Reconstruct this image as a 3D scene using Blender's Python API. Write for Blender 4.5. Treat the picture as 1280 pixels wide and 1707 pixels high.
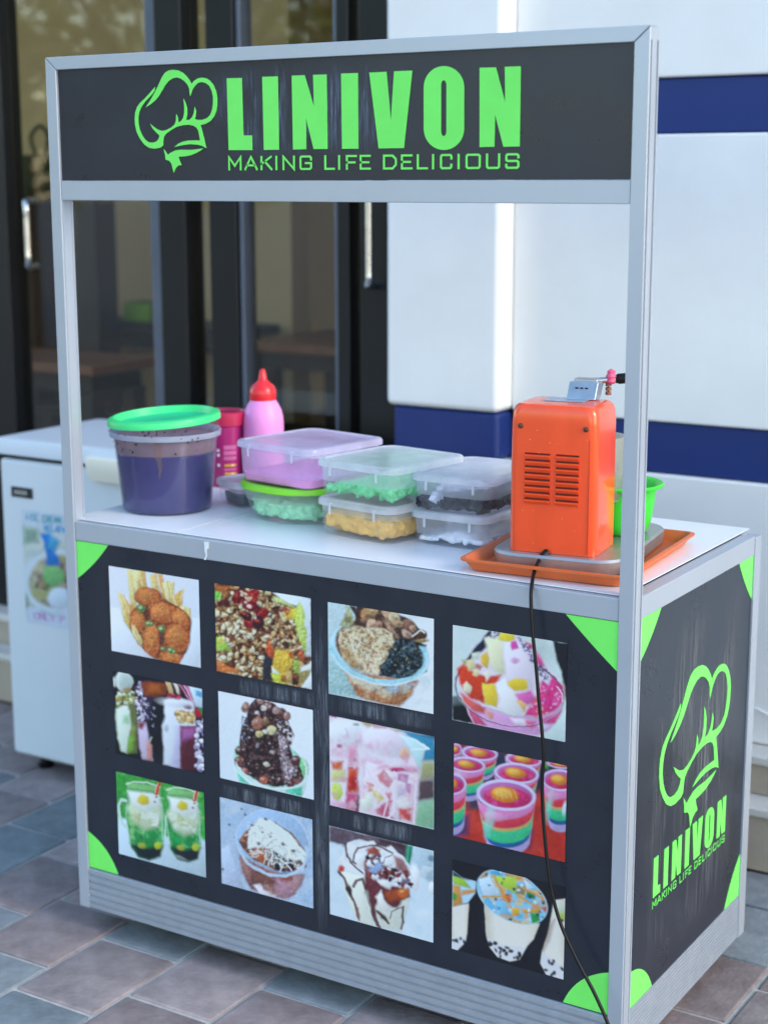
import bpy, bmesh, math, random
import numpy as np
from mathutils import Vector, Matrix
from mathutils.geometry import tessellate_polygon

for o in list(bpy.data.objects): bpy.data.objects.remove(o)
scene = bpy.context.scene
R = math.radians

# ------------------------------------------------------------------ camera
FPX = 2721.57                                  # focal length in photograph pixels
CAM = Vector((2.1838, -2.3208, 1.5103))
YAW, PITCH, ROLL = 0.5575, 1.3696, -0.0018
CROT = (Matrix.Rotation(YAW, 3, 'Z') @ Matrix.Rotation(PITCH, 3, 'X') @ Matrix.Rotation(ROLL, 3, 'Z'))
cd = bpy.data.cameras.new('camera'); cam = bpy.data.objects.new('camera', cd)
scene.collection.objects.link(cam); scene.camera = cam
cam.matrix_world = Matrix.Translation(CAM) @ CROT.to_4x4()
cd.sensor_fit = 'VERTICAL'; cd.sensor_height = 36.0; cd.sensor_width = 27.0
cd.lens = FPX / 1707 * 36
cd.clip_start = 0.05; cd.clip_end = 600
cd.dof.use_dof = True; cd.dof.focus_distance = 2.76; cd.dof.aperture_fstop = 2.9
scene.render.resolution_x = 767; scene.render.resolution_y = 1024

# ------------------------------------------------------------------ light
SUN_EL, SUN_AZ = R(27), R(91)                 # azimuth clockwise from +Y: from the right, a little to the front
sdir = Vector((math.sin(SUN_AZ) * math.cos(SUN_EL), math.cos(SUN_AZ) * math.cos(SUN_EL), math.sin(SUN_EL)))
world = bpy.data.worlds.new('World'); scene.world = world; world.use_nodes = True
wn = world.node_tree.nodes; wl = world.node_tree.links
sky = wn.new('ShaderNodeTexSky'); sky.sky_type = 'NISHITA'; sky.sun_disc = False
sky.sun_elevation = SUN_EL; sky.sun_rotation = SUN_AZ; sky.air_density = 1.25; sky.dust_density = 0.6; sky.ozone_density = 1.8
bg = wn['Background']; wl.new(sky.outputs[0], bg.inputs[0]); bg.inputs[1].default_value = 0.15
ld = bpy.data.lights.new('sun', 'SUN'); ld.energy = 0.55; ld.angle = R(20); ld.color = (1.0, 0.87, 0.72)
sun = bpy.data.objects.new('sun', ld); scene.collection.objects.link(sun)
sun.rotation_euler = sdir.to_track_quat('Z', 'Y').to_euler()
scene.view_settings.view_transform = 'Standard'; scene.view_settings.look = 'None'
scene.view_settings.gamma = 1.0; scene.view_settings.exposure = 1.68
scene.view_settings.use_curve_mapping = False
scene.render.engine = 'CYCLES'
scene.cycles.max_bounces = 10; scene.cycles.transparent_max_bounces = 24
scene.cycles.caustics_reflective = False; scene.cycles.caustics_refractive = False

# ------------------------------------------------------------------ helpers
COL = scene.collection
def lin(c):
    if isinstance(c, str):
        c = c.lstrip('#'); c = [int(c[i:i + 2], 16) / 255 for i in (0, 2, 4)]
        return tuple(x / 12.92 if x <= 0.04045 else ((x + 0.055) / 1.055) ** 2.4 for x in c)
    return tuple(c)
def ray_plane(px, py, ax, v):
    """where the sight line through a photograph pixel meets the plane axis = v"""
    d = CROT @ Vector(((px - 640) / FPX, -(py - 853.5) / FPX, -1))
    t = (v - CAM[ax]) / d[ax]
    return CAM + d * t

class MB:
    def __init__(s): s.v = []; s.f = []; s.m = []; s.cur = 0
    def add(s, vs, fs):
        b = len(s.v); s.v += [tuple(v) for v in vs]
        for f in fs: s.f.append(tuple(b + i for i in f)); s.m.append(s.cur)
        return s
    def box(s, x0, x1, y0, y1, z0, z1):
        return s.add([(x0, y0, z0), (x1, y0, z0), (x1, y1, z0), (x0, y1, z0), (x0, y0, z1), (x1, y0, z1), (x1, y1, z1), (x0, y1, z1)],
                     [(3, 2, 1, 0), (4, 5, 6, 7), (0, 1, 5, 4), (1, 2, 6, 5), (2, 3, 7, 6), (3, 0, 4, 7)])
    def prism(s, pts, f0, f1):
        """pts: outline; f0,f1: functions mapping (a,b) to the near and far face"""
        n = len(pts); area = sum(pts[i][0] * pts[(i + 1) % n][1] - pts[(i + 1) % n][0] * pts[i][1] for i in range(n))
        if area < 0: pts = pts[::-1]
        tris = tessellate_polygon([[Vector((a, b, 0)) for a, b in pts]])
        vs = [f0(a, b) for a, b in pts] + [f1(a, b) for a, b in pts]
        fs = []
        for t in tris:
            a, b, c = (pts[i] for i in t)
            ar = (b[0] - a[0]) * (c[1] - a[1]) - (c[0] - a[0]) * (b[1] - a[1])
            t = tuple(t) if ar > 0 else tuple(reversed(t))
            fs.append(t); fs.append(tuple(n + i for i in reversed(t)))
        fs += [(i, n + i, n + (i + 1) % n, (i + 1) % n) for i in range(n)]
        return s.add(vs, fs)
    def loft(s, loops, cap0=True, cap1=True, close=True):
        n = len(loops[0]); b = []
        for l in loops: b += list(l)
        fs = []
        for k in range(len(loops) - 1):
            for i in range(n if close else n - 1):
                j = (i + 1) % n
                fs.append((k * n + i, k * n + j, (k + 1) * n + j, (k + 1) * n + i))
        if cap0: fs.append(tuple(range(n - 1, -1, -1)))
        if cap1: fs.append(tuple((len(loops) - 1) * n + i for i in range(n)))
        return s.add(b, fs)
    def lathe(s, prof, seg=48, cx=0, cy=0, cap0=False, cap1=False):
        loops = [[(cx + r * math.cos(2 * math.pi * i / seg), cy + r * math.sin(2 * math.pi * i / seg), z) for i in range(seg)] for r, z in prof]
        return s.loft(loops, cap0, cap1)
    def tube(s, pts, r, seg=10, caps=True):
        pts = [Vector(p) for p in pts]; loops = []
        up = Vector((0, 0, 1)); prev = None
        for i, p in enumerate(pts):
            t = (pts[min(i + 1, len(pts) - 1)] - pts[max(i - 1, 0)]).normalized()
            if prev is None:
                a = t.cross(up); a = t.cross(Vector((1, 0, 0))) if a.length < 1e-3 else a
            else: a = prev - t * prev.dot(t)
            a.normalize(); b = t.cross(a); prev = a
            rr = r[i] if isinstance(r, (list, tuple)) else r
            loops.append([p + a * rr * math.cos(2 * math.pi * k / seg) + b * rr * math.sin(2 * math.pi * k / seg) for k in range(seg)])
        return s.loft(loops, caps, caps)
    def xf(s, M):
        s.v = [tuple(M @ Vector(v)) for v in s.v]; return s
    def build(s, name, mats, parent=None, smooth=None, bevel=0, seg=2):
        me = bpy.data.meshes.new(name); me.from_pydata(s.v, [], s.f)
        for m in (mats if isinstance(mats, (list, tuple)) else [mats]): me.materials.append(m)
        if max(s.m, default=0): me.polygons.foreach_set('material_index', s.m)
        bm = bmesh.new(); bm.from_mesh(me); bmesh.ops.recalc_face_normals(bm, faces=bm.faces); bm.to_mesh(me); bm.free()
        o = bpy.data.objects.new(name, me); COL.objects.link(o)
        if parent: o.parent = parent
        if smooth is not None:
            me.polygons.foreach_set('use_smooth', [True] * len(me.polygons)); me.set_sharp_from_angle(angle=R(smooth))
        if bevel:
            md = o.modifiers.new('Bevel', 'BEVEL'); md.width = bevel; md.segments = seg; md.limit_method = 'ANGLE'; md.angle_limit = R(40)
            md.harden_normals = True; me.polygons.foreach_set('use_smooth', [True] * len(me.polygons))
        return o

def rrect(hx, hy, r, z, k=6, cx=0, cy=0):
    r = min(r, hx - 1e-5, hy - 1e-5); out = []
    for sx, sy, a0 in ((1, 1, 0), (-1, 1, 90), (-1, -1, 180), (1, -1, 270)):
        for i in range(k + 1):
            a = R(a0 + 90 * i / k)
            out.append((cx + sx * (hx - r) + r * math.cos(a), cy + sy * (hy - r) + r * math.sin(a), z))
    return out
def catmull(P, n=8):
    P = [Vector(p) for p in P]; P = [2 * P[0] - P[1]] + P + [2 * P[-1] - P[-2]]; out = []
    for i in range(1, len(P) - 2):
        for k in range(n):
            t = k / n; a, b, c, d = P[i - 1:i + 3]
            out.append(0.5 * ((2 * b) + (c - a) * t + (2 * a - 5 * b + 4 * c - d) * t * t + (3 * b - a - 3 * c + d) * t ** 3))
    return out + [P[-2]]
def tag(o, label=None, cat=None, group=None, kind=None):
    for k, v in (('label', label), ('category', cat), ('group', group), ('kind', kind)):
        if v: o[k] = v
    return o
def thing(name, label, cat, loc=(0, 0, 0), rz=0, group=None):
    o = bpy.data.objects.new(name, None); COL.objects.link(o); o.empty_display_size = 0.05
    o.location = loc; o.rotation_euler.z = rz
    return tag(o, label, cat, group)
def struct(o, label=None, cat=None):
    return tag(o, label, cat, kind='structure')

# ------------------------------------------------------------------ materials
def nodes(name):
    m = bpy.data.materials.new(name); m.use_nodes = True; nt = m.node_tree
    return m, nt, nt.nodes, nt.links
def mat(name, col, rough=0.5, metal=0.0, var=None, bump=None, coat=0.0, spec=0.5, stretch=None, rvar=0, rand=0, trans=0, ior=1.45, sss=0):
    m, nt, N, L = nodes(name); b = N['Principled BSDF']; c = lin(col)
    b.inputs['Base Color'].default_value = (*c, 1); b.inputs['Roughness'].default_value = rough
    b.inputs['Metallic'].default_value = metal; b.inputs['Specular IOR Level'].default_value = spec
    b.inputs['Coat Weight'].default_value = coat; b.inputs['Coat Roughness'].default_value = 0.08
    b.inputs['Transmission Weight'].default_value = trans; b.inputs['IOR'].default_value = ior
    if sss: b.inputs['Subsurface Weight'].default_value = sss; b.inputs['Subsurface Radius'].default_value = (.01, .01, .01)
    tc = N.new('ShaderNodeTexCoord'); mp = N.new('ShaderNodeMapping'); L.new(tc.outputs['Object'], mp.inputs[0])
    if stretch: mp.inputs['Scale'].default_value = stretch
    if var:
        sc, amt = var
        nz = N.new('ShaderNodeTexNoise'); nz.inputs['Scale'].default_value = sc; nz.inputs['Detail'].default_value = 6; nz.inputs['Roughness'].default_value = 0.62
        L.new(mp.outputs[0], nz.inputs['Vector'])
        mr = N.new('ShaderNodeMapRange'); mr.inputs['From Min'].default_value = .28; mr.inputs['From Max'].default_value = .72
        mr.inputs['To Min'].default_value = 1 - amt; mr.inputs['To Max'].default_value = 1 + amt; L.new(nz.outputs['Fac'], mr.inputs['Value'])
        hs = N.new('ShaderNodeHueSaturation'); hs.inputs['Color'].default_value = (*c, 1); src = mr.outputs[0]
        if rand:
            oi = N.new('ShaderNodeObjectInfo'); m2 = N.new('ShaderNodeMapRange'); m2.inputs['To Min'].default_value = 1 - rand; m2.inputs['To Max'].default_value = 1 + rand
            L.new(oi.outputs['Random'], m2.inputs['Value']); mu = N.new('ShaderNodeMath'); mu.operation = 'MULTIPLY'
            L.new(src, mu.inputs[0]); L.new(m2.outputs[0], mu.inputs[1]); src = mu.outputs[0]
        L.new(src, hs.inputs['Value']); L.new(hs.outputs[0], b.inputs['Base Color'])
        if rvar:
            m3 = N.new('ShaderNodeMapRange'); m3.inputs['To Min'].default_value = max(0, rough - rvar); m3.inputs['To Max'].default_value = min(1, rough + rvar)
            L.new(nz.outputs['Fac'], m3.inputs['Value']); L.new(m3.outputs[0], b.inputs['Roughness'])
    if bump:
        n2 = N.new('ShaderNodeTexNoise'); n2.inputs['Scale'].default_value = bump[0]; n2.inputs['Detail'].default_value = 4
        L.new(mp.outputs[0], n2.inputs['Vector']); bp = N.new('ShaderNodeBump'); bp.inputs['Strength'].default_value = bump[1]
        bp.inputs['Distance'].default_value = bump[2] if len(bump) > 2 else 0.002
        L.new(n2.outputs['Fac'], bp.inputs['Height']); L.new(bp.outputs[0], b.inputs['Normal'])
    return m
def facing(N, L, lo, hi):
    """Schlick-like reflectance, the same from both sides of a thin sheet"""
    lw = N.new('ShaderNodeLayerWeight'); lw.inputs[0].default_value = .5
    pw = N.new('ShaderNodeMath'); pw.operation = 'POWER'; pw.inputs[1].default_value = 5; L.new(lw.outputs['Facing'], pw.inputs[0])
    ma = N.new('ShaderNodeMath'); ma.operation = 'MULTIPLY_ADD'; ma.use_clamp = True; ma.inputs[1].default_value = hi; ma.inputs[2].default_value = lo; L.new(pw.outputs[0], ma.inputs[0])
    return ma
def frosted(name, col, opac=0.5, clear='#f4f6fb', gloss=0.12, rough=0.18):
    m, nt, N, L = nodes(name); N.remove(N['Principled BSDF']); out = N['Material Output']
    tr = N.new('ShaderNodeBsdfTransparent'); tr.inputs[0].default_value = (*lin(clear), 1)
    df = N.new('ShaderNodeBsdfDiffuse'); df.inputs[0].default_value = (*lin(col), 1)
    tl = N.new('ShaderNodeBsdfTranslucent'); tl.inputs[0].default_value = (*lin(col), 1)
    gl = N.new('ShaderNodeBsdfGlossy'); gl.inputs['Roughness'].default_value = rough
    a = N.new('ShaderNodeMixShader'); a.inputs[0].default_value = .62; L.new(df.outputs[0], a.inputs[1]); L.new(tl.outputs[0], a.inputs[2])
    nz = N.new('ShaderNodeTexNoise'); nz.inputs['Scale'].default_value = 22; nz.inputs['Detail'].default_value = 5
    tc = N.new('ShaderNodeTexCoord'); L.new(tc.outputs['Object'], nz.inputs['Vector'])
    mr = N.new('ShaderNodeMapRange'); mr.inputs['To Min'].default_value = opac * .6; mr.inputs['To Max'].default_value = min(1, opac * 1.4); L.new(nz.outputs['Fac'], mr.inputs['Value'])
    b = N.new('ShaderNodeMixShader'); L.new(mr.outputs[0], b.inputs[0]); L.new(tr.outputs[0], b.inputs[1]); L.new(a.outputs[0], b.inputs[2])
    ml = facing(N, L, gloss * .35, gloss * 4)
    c = N.new('ShaderNodeMixShader'); L.new(ml.outputs[0], c.inputs[0]); L.new(b.outputs[0], c.inputs[1]); L.new(gl.outputs[0], c.inputs[2])
    L.new(c.outputs[0], out.inputs[0]); return m
def thin_glass(name, tint, ior=1.5):
    m, nt, N, L = nodes(name); N.remove(N['Principled BSDF']); out = N['Material Output']
    tr = N.new('ShaderNodeBsdfTransparent'); tr.inputs[0].default_value = (*lin(tint), 1)
    gl = N.new('ShaderNodeBsdfGlossy'); gl.inputs['Roughness'].default_value = 0.02
    fr = facing(N, L, .065, .9)
    c = N.new('ShaderNodeMixShader'); L.new(fr.outputs[0], c.inputs[0]); L.new(tr.outputs[0], c.inputs[1]); L.new(gl.outputs[0], c.inputs[2])
    L.new(c.outputs[0], out.inputs[0]); return m
def residue(name, col, stretch, lo, hi, big=(6, 6, 6)):
    """thin dried-glue / scratch film: streaky, see-through where there is none"""
    m, nt, N, L = nodes(name); b = N['Principled BSDF']; out = N['Material Output']
    b.inputs['Base Color'].default_value = (*lin(col), 1); b.inputs['Roughness'].default_value = .7
    tc = N.new('ShaderNodeTexCoord'); fac = []
    for sc, det in ((stretch, 5), (big, 2)):
        mp = N.new('ShaderNodeMapping'); mp.inputs['Scale'].default_value = sc; L.new(tc.outputs['Object'], mp.inputs[0])
        nz = N.new('ShaderNodeTexNoise'); nz.inputs['Scale'].default_value = 1; nz.inputs['Detail'].default_value = det; nz.inputs['Roughness'].default_value = .65; L.new(mp.outputs[0], nz.inputs['Vector'])
        mr = N.new('ShaderNodeMapRange'); mr.inputs['From Min'].default_value = lo if sc is stretch else .38; mr.inputs['From Max'].default_value = hi if sc is stretch else .6
        L.new(nz.outputs['Fac'], mr.inputs['Value']); fac.append(mr.outputs[0])
    mu = N.new('ShaderNodeMath'); mu.operation = 'MULTIPLY'; L.new(fac[0], mu.inputs[0]); L.new(fac[1], mu.inputs[1])
    # fade towards the film's own edge
    at = N.new('ShaderNodeAttribute'); at.attribute_name = 'edge'; m2 = N.new('ShaderNodeMath'); m2.operation = 'MULTIPLY'; L.new(mu.outputs[0], m2.inputs[0]); L.new(at.outputs['Fac'], m2.inputs[1])
    tr = N.new('ShaderNodeBsdfTransparent'); mx = N.new('ShaderNodeMixShader')
    L.new(m2.outputs[0], mx.inputs[0]); L.new(tr.outputs[0], mx.inputs[1]); L.new(b.outputs[0], mx.inputs[2]); L.new(mx.outputs[0], out.inputs[0])
    return m
def print_mat(name, gain=0.8):
    m, nt, N, L = nodes(name); b = N['Principled BSDF']; at = N.new('ShaderNodeAttribute'); at.attribute_name = 'Col'
    L.new(at.outputs['Color'], b.inputs['Base Color']); b.inputs['Roughness'].default_value = .38; b.inputs['Specular IOR Level'].default_value = .35
    return m

M = {}
M['alu'] = mat('anodised_aluminium', '#b3bac4', .34, .34, var=(6, .03), rvar=.05)
M['alu_rib'] = mat('ribbed_aluminium', '#aab1bb', .48, .55, var=(30, .07), rvar=.08)
M['black'] = mat('black_vinyl', '#262a35', .3, 0, var=(9, .2), rvar=.1, spec=.5)
M['green'] = mat('green_vinyl', '#78ee66', .5, 0, var=(14, .05))
M['white_top'] = mat('white_laminate', '#eaecee', .3, 0, var=(7, .03), rvar=.03)
M['dark'] = mat('dark_plywood', '#3a332c', .8, var=(12, .2))
M['rubber'] = mat('black_rubber', '#0b0b0e', .5, var=(40, .2), spec=.35)
M['steel'] = mat('steel', '#c8cacc', .28, 1.0, var=(30, .06), rvar=.08)
M['dullsteel'] = mat('dull_steel', '#b4b5b5', .4, .8, var=(25, .1), rvar=.12)
M['wall'] = mat('white_wall_paint', '#e9e8e6', .75, var=(2.2, .07), bump=(220, .12, .001))
M['blue'] = mat('navy_blue_paint', '#192f6e', .55, var=(5, .06), bump=(220, .12, .001))
M['stone'] = mat('beige_stone', '#a89c8c', .8, var=(9, .14), bump=(60, .3))
M['stone_top'] = mat('pale_stone_tread', '#c9c6c0', .6, var=(9, .1))
M['frame'] = mat('black_door_frame', '#14171c', .35, .2, var=(8, .15))
M['frame_edge'] = mat('grey_frame_edge', '#5f6675', .35, .4, var=(8, .1))
M['glass'] = thin_glass('door_glass', '#f6f5f0')
M['beige'] = mat('interior_beige_paint', '#d8bf96', .8, var=(2, .05))
M['ifloor'] = mat('interior_floor_tile', '#9a9086', .4, var=(4, .15))
M['iwood'] = mat('reddish_wood', '#8a5a41', .45, var=(9, .2), stretch=(1, 8, 1))
M['idark'] = mat('dark_wood', '#1f1b19', .5, var=(9, .2))
M['print'] = print_mat('flat_print')
M['frz'] = mat('freezer_white_enamel', '#cfd8df', .32, var=(5, .03), rvar=.06)
M['frz_lid'] = mat('freezer_lid_plastic', '#c8d3de', .35, var=(5, .03))
M['cream'] = mat('cream_plastic', '#e6e2d2', .4, var=(8, .04))
M['badge'] = mat('dark_badge', '#20272e', .35, var=(90, .3))

# ------------------------------------------------------------------ the setting: pavement
def paver_mat(name, col, amt):
    return mat(name, col, .78, var=(16, amt), bump=(90, .6, .003), rand=.12, spec=.35)
PAV = [paver_mat('red_paver_concrete', '#9b8e8c', .3), paver_mat('dark_red_paver_concrete', '#8e807e', .3),
       paver_mat('grey_paver_concrete', '#848a8d', .28), paver_mat('green_grey_paver_concrete', '#7a8285', .28)]
def ground_mat():
    m, nt, N, L = nodes('far_paving'); b = N['Principled BSDF']; tc = N.new('ShaderNodeTexCoord')
    br = N.new('ShaderNodeTexBrick'); br.inputs['Scale'].default_value = 1; br.inputs['Brick Width'].default_value = .2; br.inputs['Row Height'].default_value = .247
    br.inputs['Mortar Size'].default_value = .006; br.inputs['Color1'].default_value = (*lin('#8a7876'), 1); br.inputs['Color2'].default_value = (*lin('#727a7b'), 1); br.inputs['Mortar'].default_value = (*lin('#8d8780'), 1)
    L.new(tc.outputs['Object'], br.inputs['Vector']); L.new(br.outputs['Color'], b.inputs['Base Color']); b.inputs['Roughness'].default_value = .8
    return m
g = MB().add([(-90, -160, -.02), (90, -160, -.02), (90, 60, -.02), (-90, 60, -.02)], [(0, 1, 2, 3)]).build('ground', ground_mat()); struct(g)
PX0, PX1, PY0, PY1 = -2.135, 2.465, -1.35, 1.0
pv = MB().box(PX0, PX1, PY0, PY1, -.019, -.0045).build('pavement', mat('mortar', '#bab7b2', .9, var=(40, .18), bump=(120, .4)))
struct(pv)
rng = random.Random(11)
PW, PL = .2, .247
pmesh = []
for k in range(4):
    hx, hy = PW / 2 - .0042, PL / 2 - .0042
    mb = MB(); r0 = random.Random(40 + k)
    c = [(r0.uniform(-.0012, .0012), r0.uniform(-.0012, .0012)) for _ in range(28)]
    def lp(dx, z, k2=1):
        L = rrect(hx - dx, hy - dx, .006, z, 6); return [(a + c[i][0], b + c[i][1], z) for i, (a, b, _) in enumerate(L)]
    mb.loft([lp(0, -.012), lp(0, -.0035), lp(.0012, -.001), lp(.0045, 0)], False, True)
    t = mb.build('paver', PAV[k]); me = t.data; me.polygons.foreach_set('use_smooth', [True] * len(me.polygons)); me.set_sharp_from_angle(angle=R(50))
    pmesh.append(me); bpy.data.objects.remove(t)
fixed = {(0, -1): 0, (1, -1): 0, (0, 0): 2, (0, -2): 3, (-1, -2): 2, (-1, -1): 1, (1, -2): 1, (-2, -1): 2, (-2, -2): 3, (2, -1): 1, (1, 0): 0, (2, -2): 3}
ncol0 = int(round((PX0 - .065) / PW))
for i in range(ncol0, int(round((PX1 - .065) / PW))):
    off = -.012 if i % 2 == 0 else .083
    for j in range(-8, 6):
        y0 = off + j * PL; y1 = y0 + PL
        if y0 < PY0 - .01 or y1 > PY1 + .12: continue
        key = (i, j)
        k = fixed.get(key, None)
        if k is None: k = rng.choice([0, 1, 1, 2, 3, 2, 0])
        o = bpy.data.objects.new('paver', pmesh[k]); COL.objects.link(o); o.parent = pv
        yy0, yy1 = y0, min(y1, PY1 - .004)
        o.location = (.065 + (i + .5) * PW, (yy0 + yy1) / 2, rng.uniform(-.0012, .0012))
        o.scale = (1, (yy1 - yy0) / PL, 1); o.rotation_euler = (R(rng.uniform(-.25, .25)), R(rng.uniform(-.25, .25)), 0 if yy1 < y1 else R(rng.choice([0, 180])))

# ------------------------------------------------------------------ building: white walls with recessed blue bands, steps
PIL_Y, WALL_Y, PIL_X0, PIL_X1 = 1.07, 1.14, 0.075, 0.385
bld = thing('building_wall', 'white painted wall with two navy blue bands behind the food cart', 'wall', (PIL_X1, WALL_Y, 0))
BZ = [(.244, .846, 'wall'), (.846, .966, 'blue'), (.966, 1.607, 'wall'), (1.607, 1.727, 'blue'), (1.727, 3.4, 'wall')]
def wpart(name, m, x0, x1, y0, y1, z0, z1, bev=.006):
    mb = MB().box(x0 - PIL_X1, x1 - PIL_X1, y0 - WALL_Y, y1 - WALL_Y, z0, z1)
    return mb.build(name, M[m], bld, bevel=bev * (2.5 if name.startswith('pilaster') else 1), seg=4)
for z0, z1, m in BZ:
    ins = .012 if m == 'blue' else 0
    g0 = .0006
    wpart('band' if m == 'blue' else 'wall_block', m, PIL_X1 + .0005, 6.5, WALL_Y + ins, WALL_Y + .3, z0 + g0, z1 - g0)
    wpart('pilaster_band' if m == 'blue' else 'pilaster_block', m, PIL_X0 + ins, PIL_X1 - (0 if m == 'wall' else ins * .4), PIL_Y + ins, WALL_Y + .3, z0 + g0, z1 - g0)
# two shallow stone steps running along the wall
for nm, x0, x1, y0, z0, z1 in (('lower_step', -2.6, 6.5, 1.0, 0, .15), ('upper_step', -2.6, 6.5, 1.072, .15, .243)):
    t = MB().box(x0 - PIL_X1, x1 - PIL_X1, y0 - WALL_Y, .5, z0 + .001, z1 - .022).build('step_riser', M['stone'], bld, bevel=.003)
    MB().box(x0 - PIL_X1, x1 - PIL_X1, y0 - .008 - WALL_Y, .5, z1 - .0215, z1).build('step_tread', M['stone_top'], bld, bevel=.005)
# thin white cable hanging along the wall, right of the cart
cw = catmull([ray_plane(x, y, 1, WALL_Y - .006) for x, y in ((1180, 1165), (1220, 1170), (1256, 1180), (1285, 1195), (1330, 1225), (1400, 1235))], 6)
tag(MB().tube(cw, .0022, 8).build('wall_cable', mat('white_cable', '#dfe3e8', .5, var=(20, .05)), smooth=60), 'thin white cable fixed low on the white wall right of the cart', 'cable')

# ------------------------------------------------------------------ glass storefront
GY = 1.17
FL = .244                       # level of the shop floor
sf = thing('glass_storefront', 'dark framed glass shop front behind the freezer', 'shop front', (-.6, GY, FL))
def spart(name, m, x0, x1, y0, y1, z0, z1, bev=.004, parent=None):
    return MB().box(x0 + .6, x1 + .6, y0 - GY, y1 - GY, z0 - FL, z1 - FL).build(name, M[m], parent or sf, bevel=bev)
ZT = 3.0
frames = [(-1.40, -1.245), (-.685, -.595), (-.515, -.425), (-.112, -.075), (-.045, .07), (-2.66, -2.601), (-3.96, -3.901)]  # the last two carry the added panes out of view
for x0, x1 in frames: spart('mullion', 'frame', x0, x1, GY - .03, GY + .05, FL + .002, ZT)
for x0, x1 in ((-.722, -.687), (-.423, -.408), (-.126, -.1135)):
    spart('mullion_trim', 'frame_edge', x0, x1, GY - .022, GY + .03, FL + .002, ZT, .003)
for x0, x1 in ((-1.244, -.723), (-.594, -.516), (-.407, -.127), (-.0745, -.0455), (-2.6, -1.401), (-3.9, -2.661), (-5.2, -3.961)):  # far left panes are out of view, added to let daylight into the room
    spart('pane', 'glass', x0, x1, GY + .006, GY + .012, FL + .07, ZT, 0)
    spart('bottom_rail', 'frame', x0 + .0005, x1 - .0005, GY - .012, GY + .035, FL + .002, FL + .0695, .003)
spart('head_rail', 'frame', -5.2, .07, GY - .04, GY + .06, ZT + .001, ZT + .12)
def handle(px, z0, z1, nm):
    mb = MB(); x = px + .6; y = -.085
    mb.tube(catmull([(x - .03, -.02, z1 - FL), (x - .012, y + .012, z1 - FL), (x, y, z1 - FL - .02), (x, y, z1 - FL - .05), (x, y, z0 - FL + .05), (x, y, z0 - FL + .02), (x - .012, y + .012, z0 - FL), (x - .03, -.02, z0 - FL)], 5), .0085, 12)
    return mb.build(nm, M['steel'], sf, smooth=60)
p = ray_plane(46, 335, 1, GY - .08); q = ray_plane(46, 445, 1, GY - .08); handle(p.x, q.z, p.z, 'door_handle')
p = ray_plane(616, 260, 1, GY - .08); q = ray_plane(616, 478, 1, GY - .08); handle(p.x, q.z, p.z, 'door_handle')

# ------------------------------------------------------------------ room behind the glass
def room(name, m, x0, x1, y0, y1, z0, z1): return struct(MB().box(x0, x1, y0, y1, z0, z1).build(name, M[m]))
room('interior_floor', 'ifloor', -5.2, .36, GY + .06, 5.3, FL - .06, FL - .004)
room('interior_wall_back', 'beige', -5.2, .36, 5.3, 5.4, FL - .06, 3.1)
room('interior_wall_left', 'beige', -5.3, -5.2, GY - .2, 5.4, FL - .06, 3.1)
room('interior_wall_right', 'beige', .365, .45, 1.45, 5.4, FL - .06, 3.1)
room('interior_ceiling', 'wall', -5.3, .45, GY + .08, 5.4, 3.105, 3.2)
room('unseen_roof', 'wall', -6.5, 6.5, 1.45, 5.5, 3.41, 3.6)  # roof slab out of view, added to keep the room dark
# inner partition (beige wall end seen through the left door) and dark column
room('interior_partition', 'beige', -2.95, -1.42, 2.8, 2.92, FL - .003, 3.1)
tag(MB().box(-2.12, -2.0, 2.36, 2.48, FL - .003, 1.58).build('column_display', M['idark'], bevel=.01), 'dark upright stand inside the shop behind the cart post', 'stand')
cab = thing('tall_cabinet', 'dark tall cabinet inside the shop at the far left door', 'cabinet', (-2.42, 2.5, FL))
MB().box(-.1, .07, -.12, .12, .0, 1.36).build('body', M['idark'], cab, bevel=.01)
MB().tube(catmull([(.0, 0, 1.36), (-.02, 0, 1.43), (.03, 0, 1.47), (.07, 0, 1.43), (.05, 0, 1.36)], 6), .008, 8).build('scroll', M['idark'], cab, smooth=60)
def table(x0, x1, y0, y1, top, label, mtop='iwood'):
    cx, cy = (x0 + x1) / 2, (y0 + y1) / 2
    t = thing('dining_table', label, 'table', (cx, cy, FL), 0, 'tables inside the shop')
    hx, hy = (x1 - x0) / 2, (y1 - y0) / 2; h = top - FL
    MB().box(-hx, hx, -hy, hy, h - .035, h).build('table_top', M[mtop], t, bevel=.005)
    MB().box(-hx + .05, hx - .05, -hy + .05, hy - .05, h - .1, h - .036).build('apron', M['idark'], t, bevel=.004)
    for sx in (-1, 1):
        for sy in (-1, 1): MB().box(sx * (hx - .07) - .03, sx * (hx - .07) + .03, sy * (hy - .07) - .03, sy * (hy - .07) + .03, 0, h - .1).build('leg', M['idark'], t, bevel=.004)
    return t
def bench(x0, x1, y0, y1, label):
    t = thing('bench', label, 'bench', ((x0 + x1) / 2, (y0 + y1) / 2, FL), 0, 'benches inside the shop'); hx, hy = (x1 - x0) / 2, (y1 - y0) / 2
    MB().box(-hx, hx, -hy, hy, .41, .45).build('seat', M['idark'], t, bevel=.004)
    for sx in (-1, 1): MB().box(sx * (hx - .08) - .025, sx * (hx - .08) + .025, -hy + .03, hy - .03, 0, .409).build('leg', M['idark'], t, bevel=.004)
table(-2.2, -1.4, 1.65, 2.0, .92, 'reddish wooden table nearest the left glass door inside the shop')
table(-2.3, -1.45, 2.5, 2.76, .97, 'dark table with a green box on it inside the shop', 'idark')
table(-1.35, -.45, 2.4, 2.95, .94, 'brown table seen through the middle glass pane')
bench(-2.15, -1.5, 2.1, 2.28, 'dark bench between the two left tables inside the shop')
bench(-1.3, -.5, 2.0, 2.22, 'dark bench in front of the middle table inside the shop')
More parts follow.
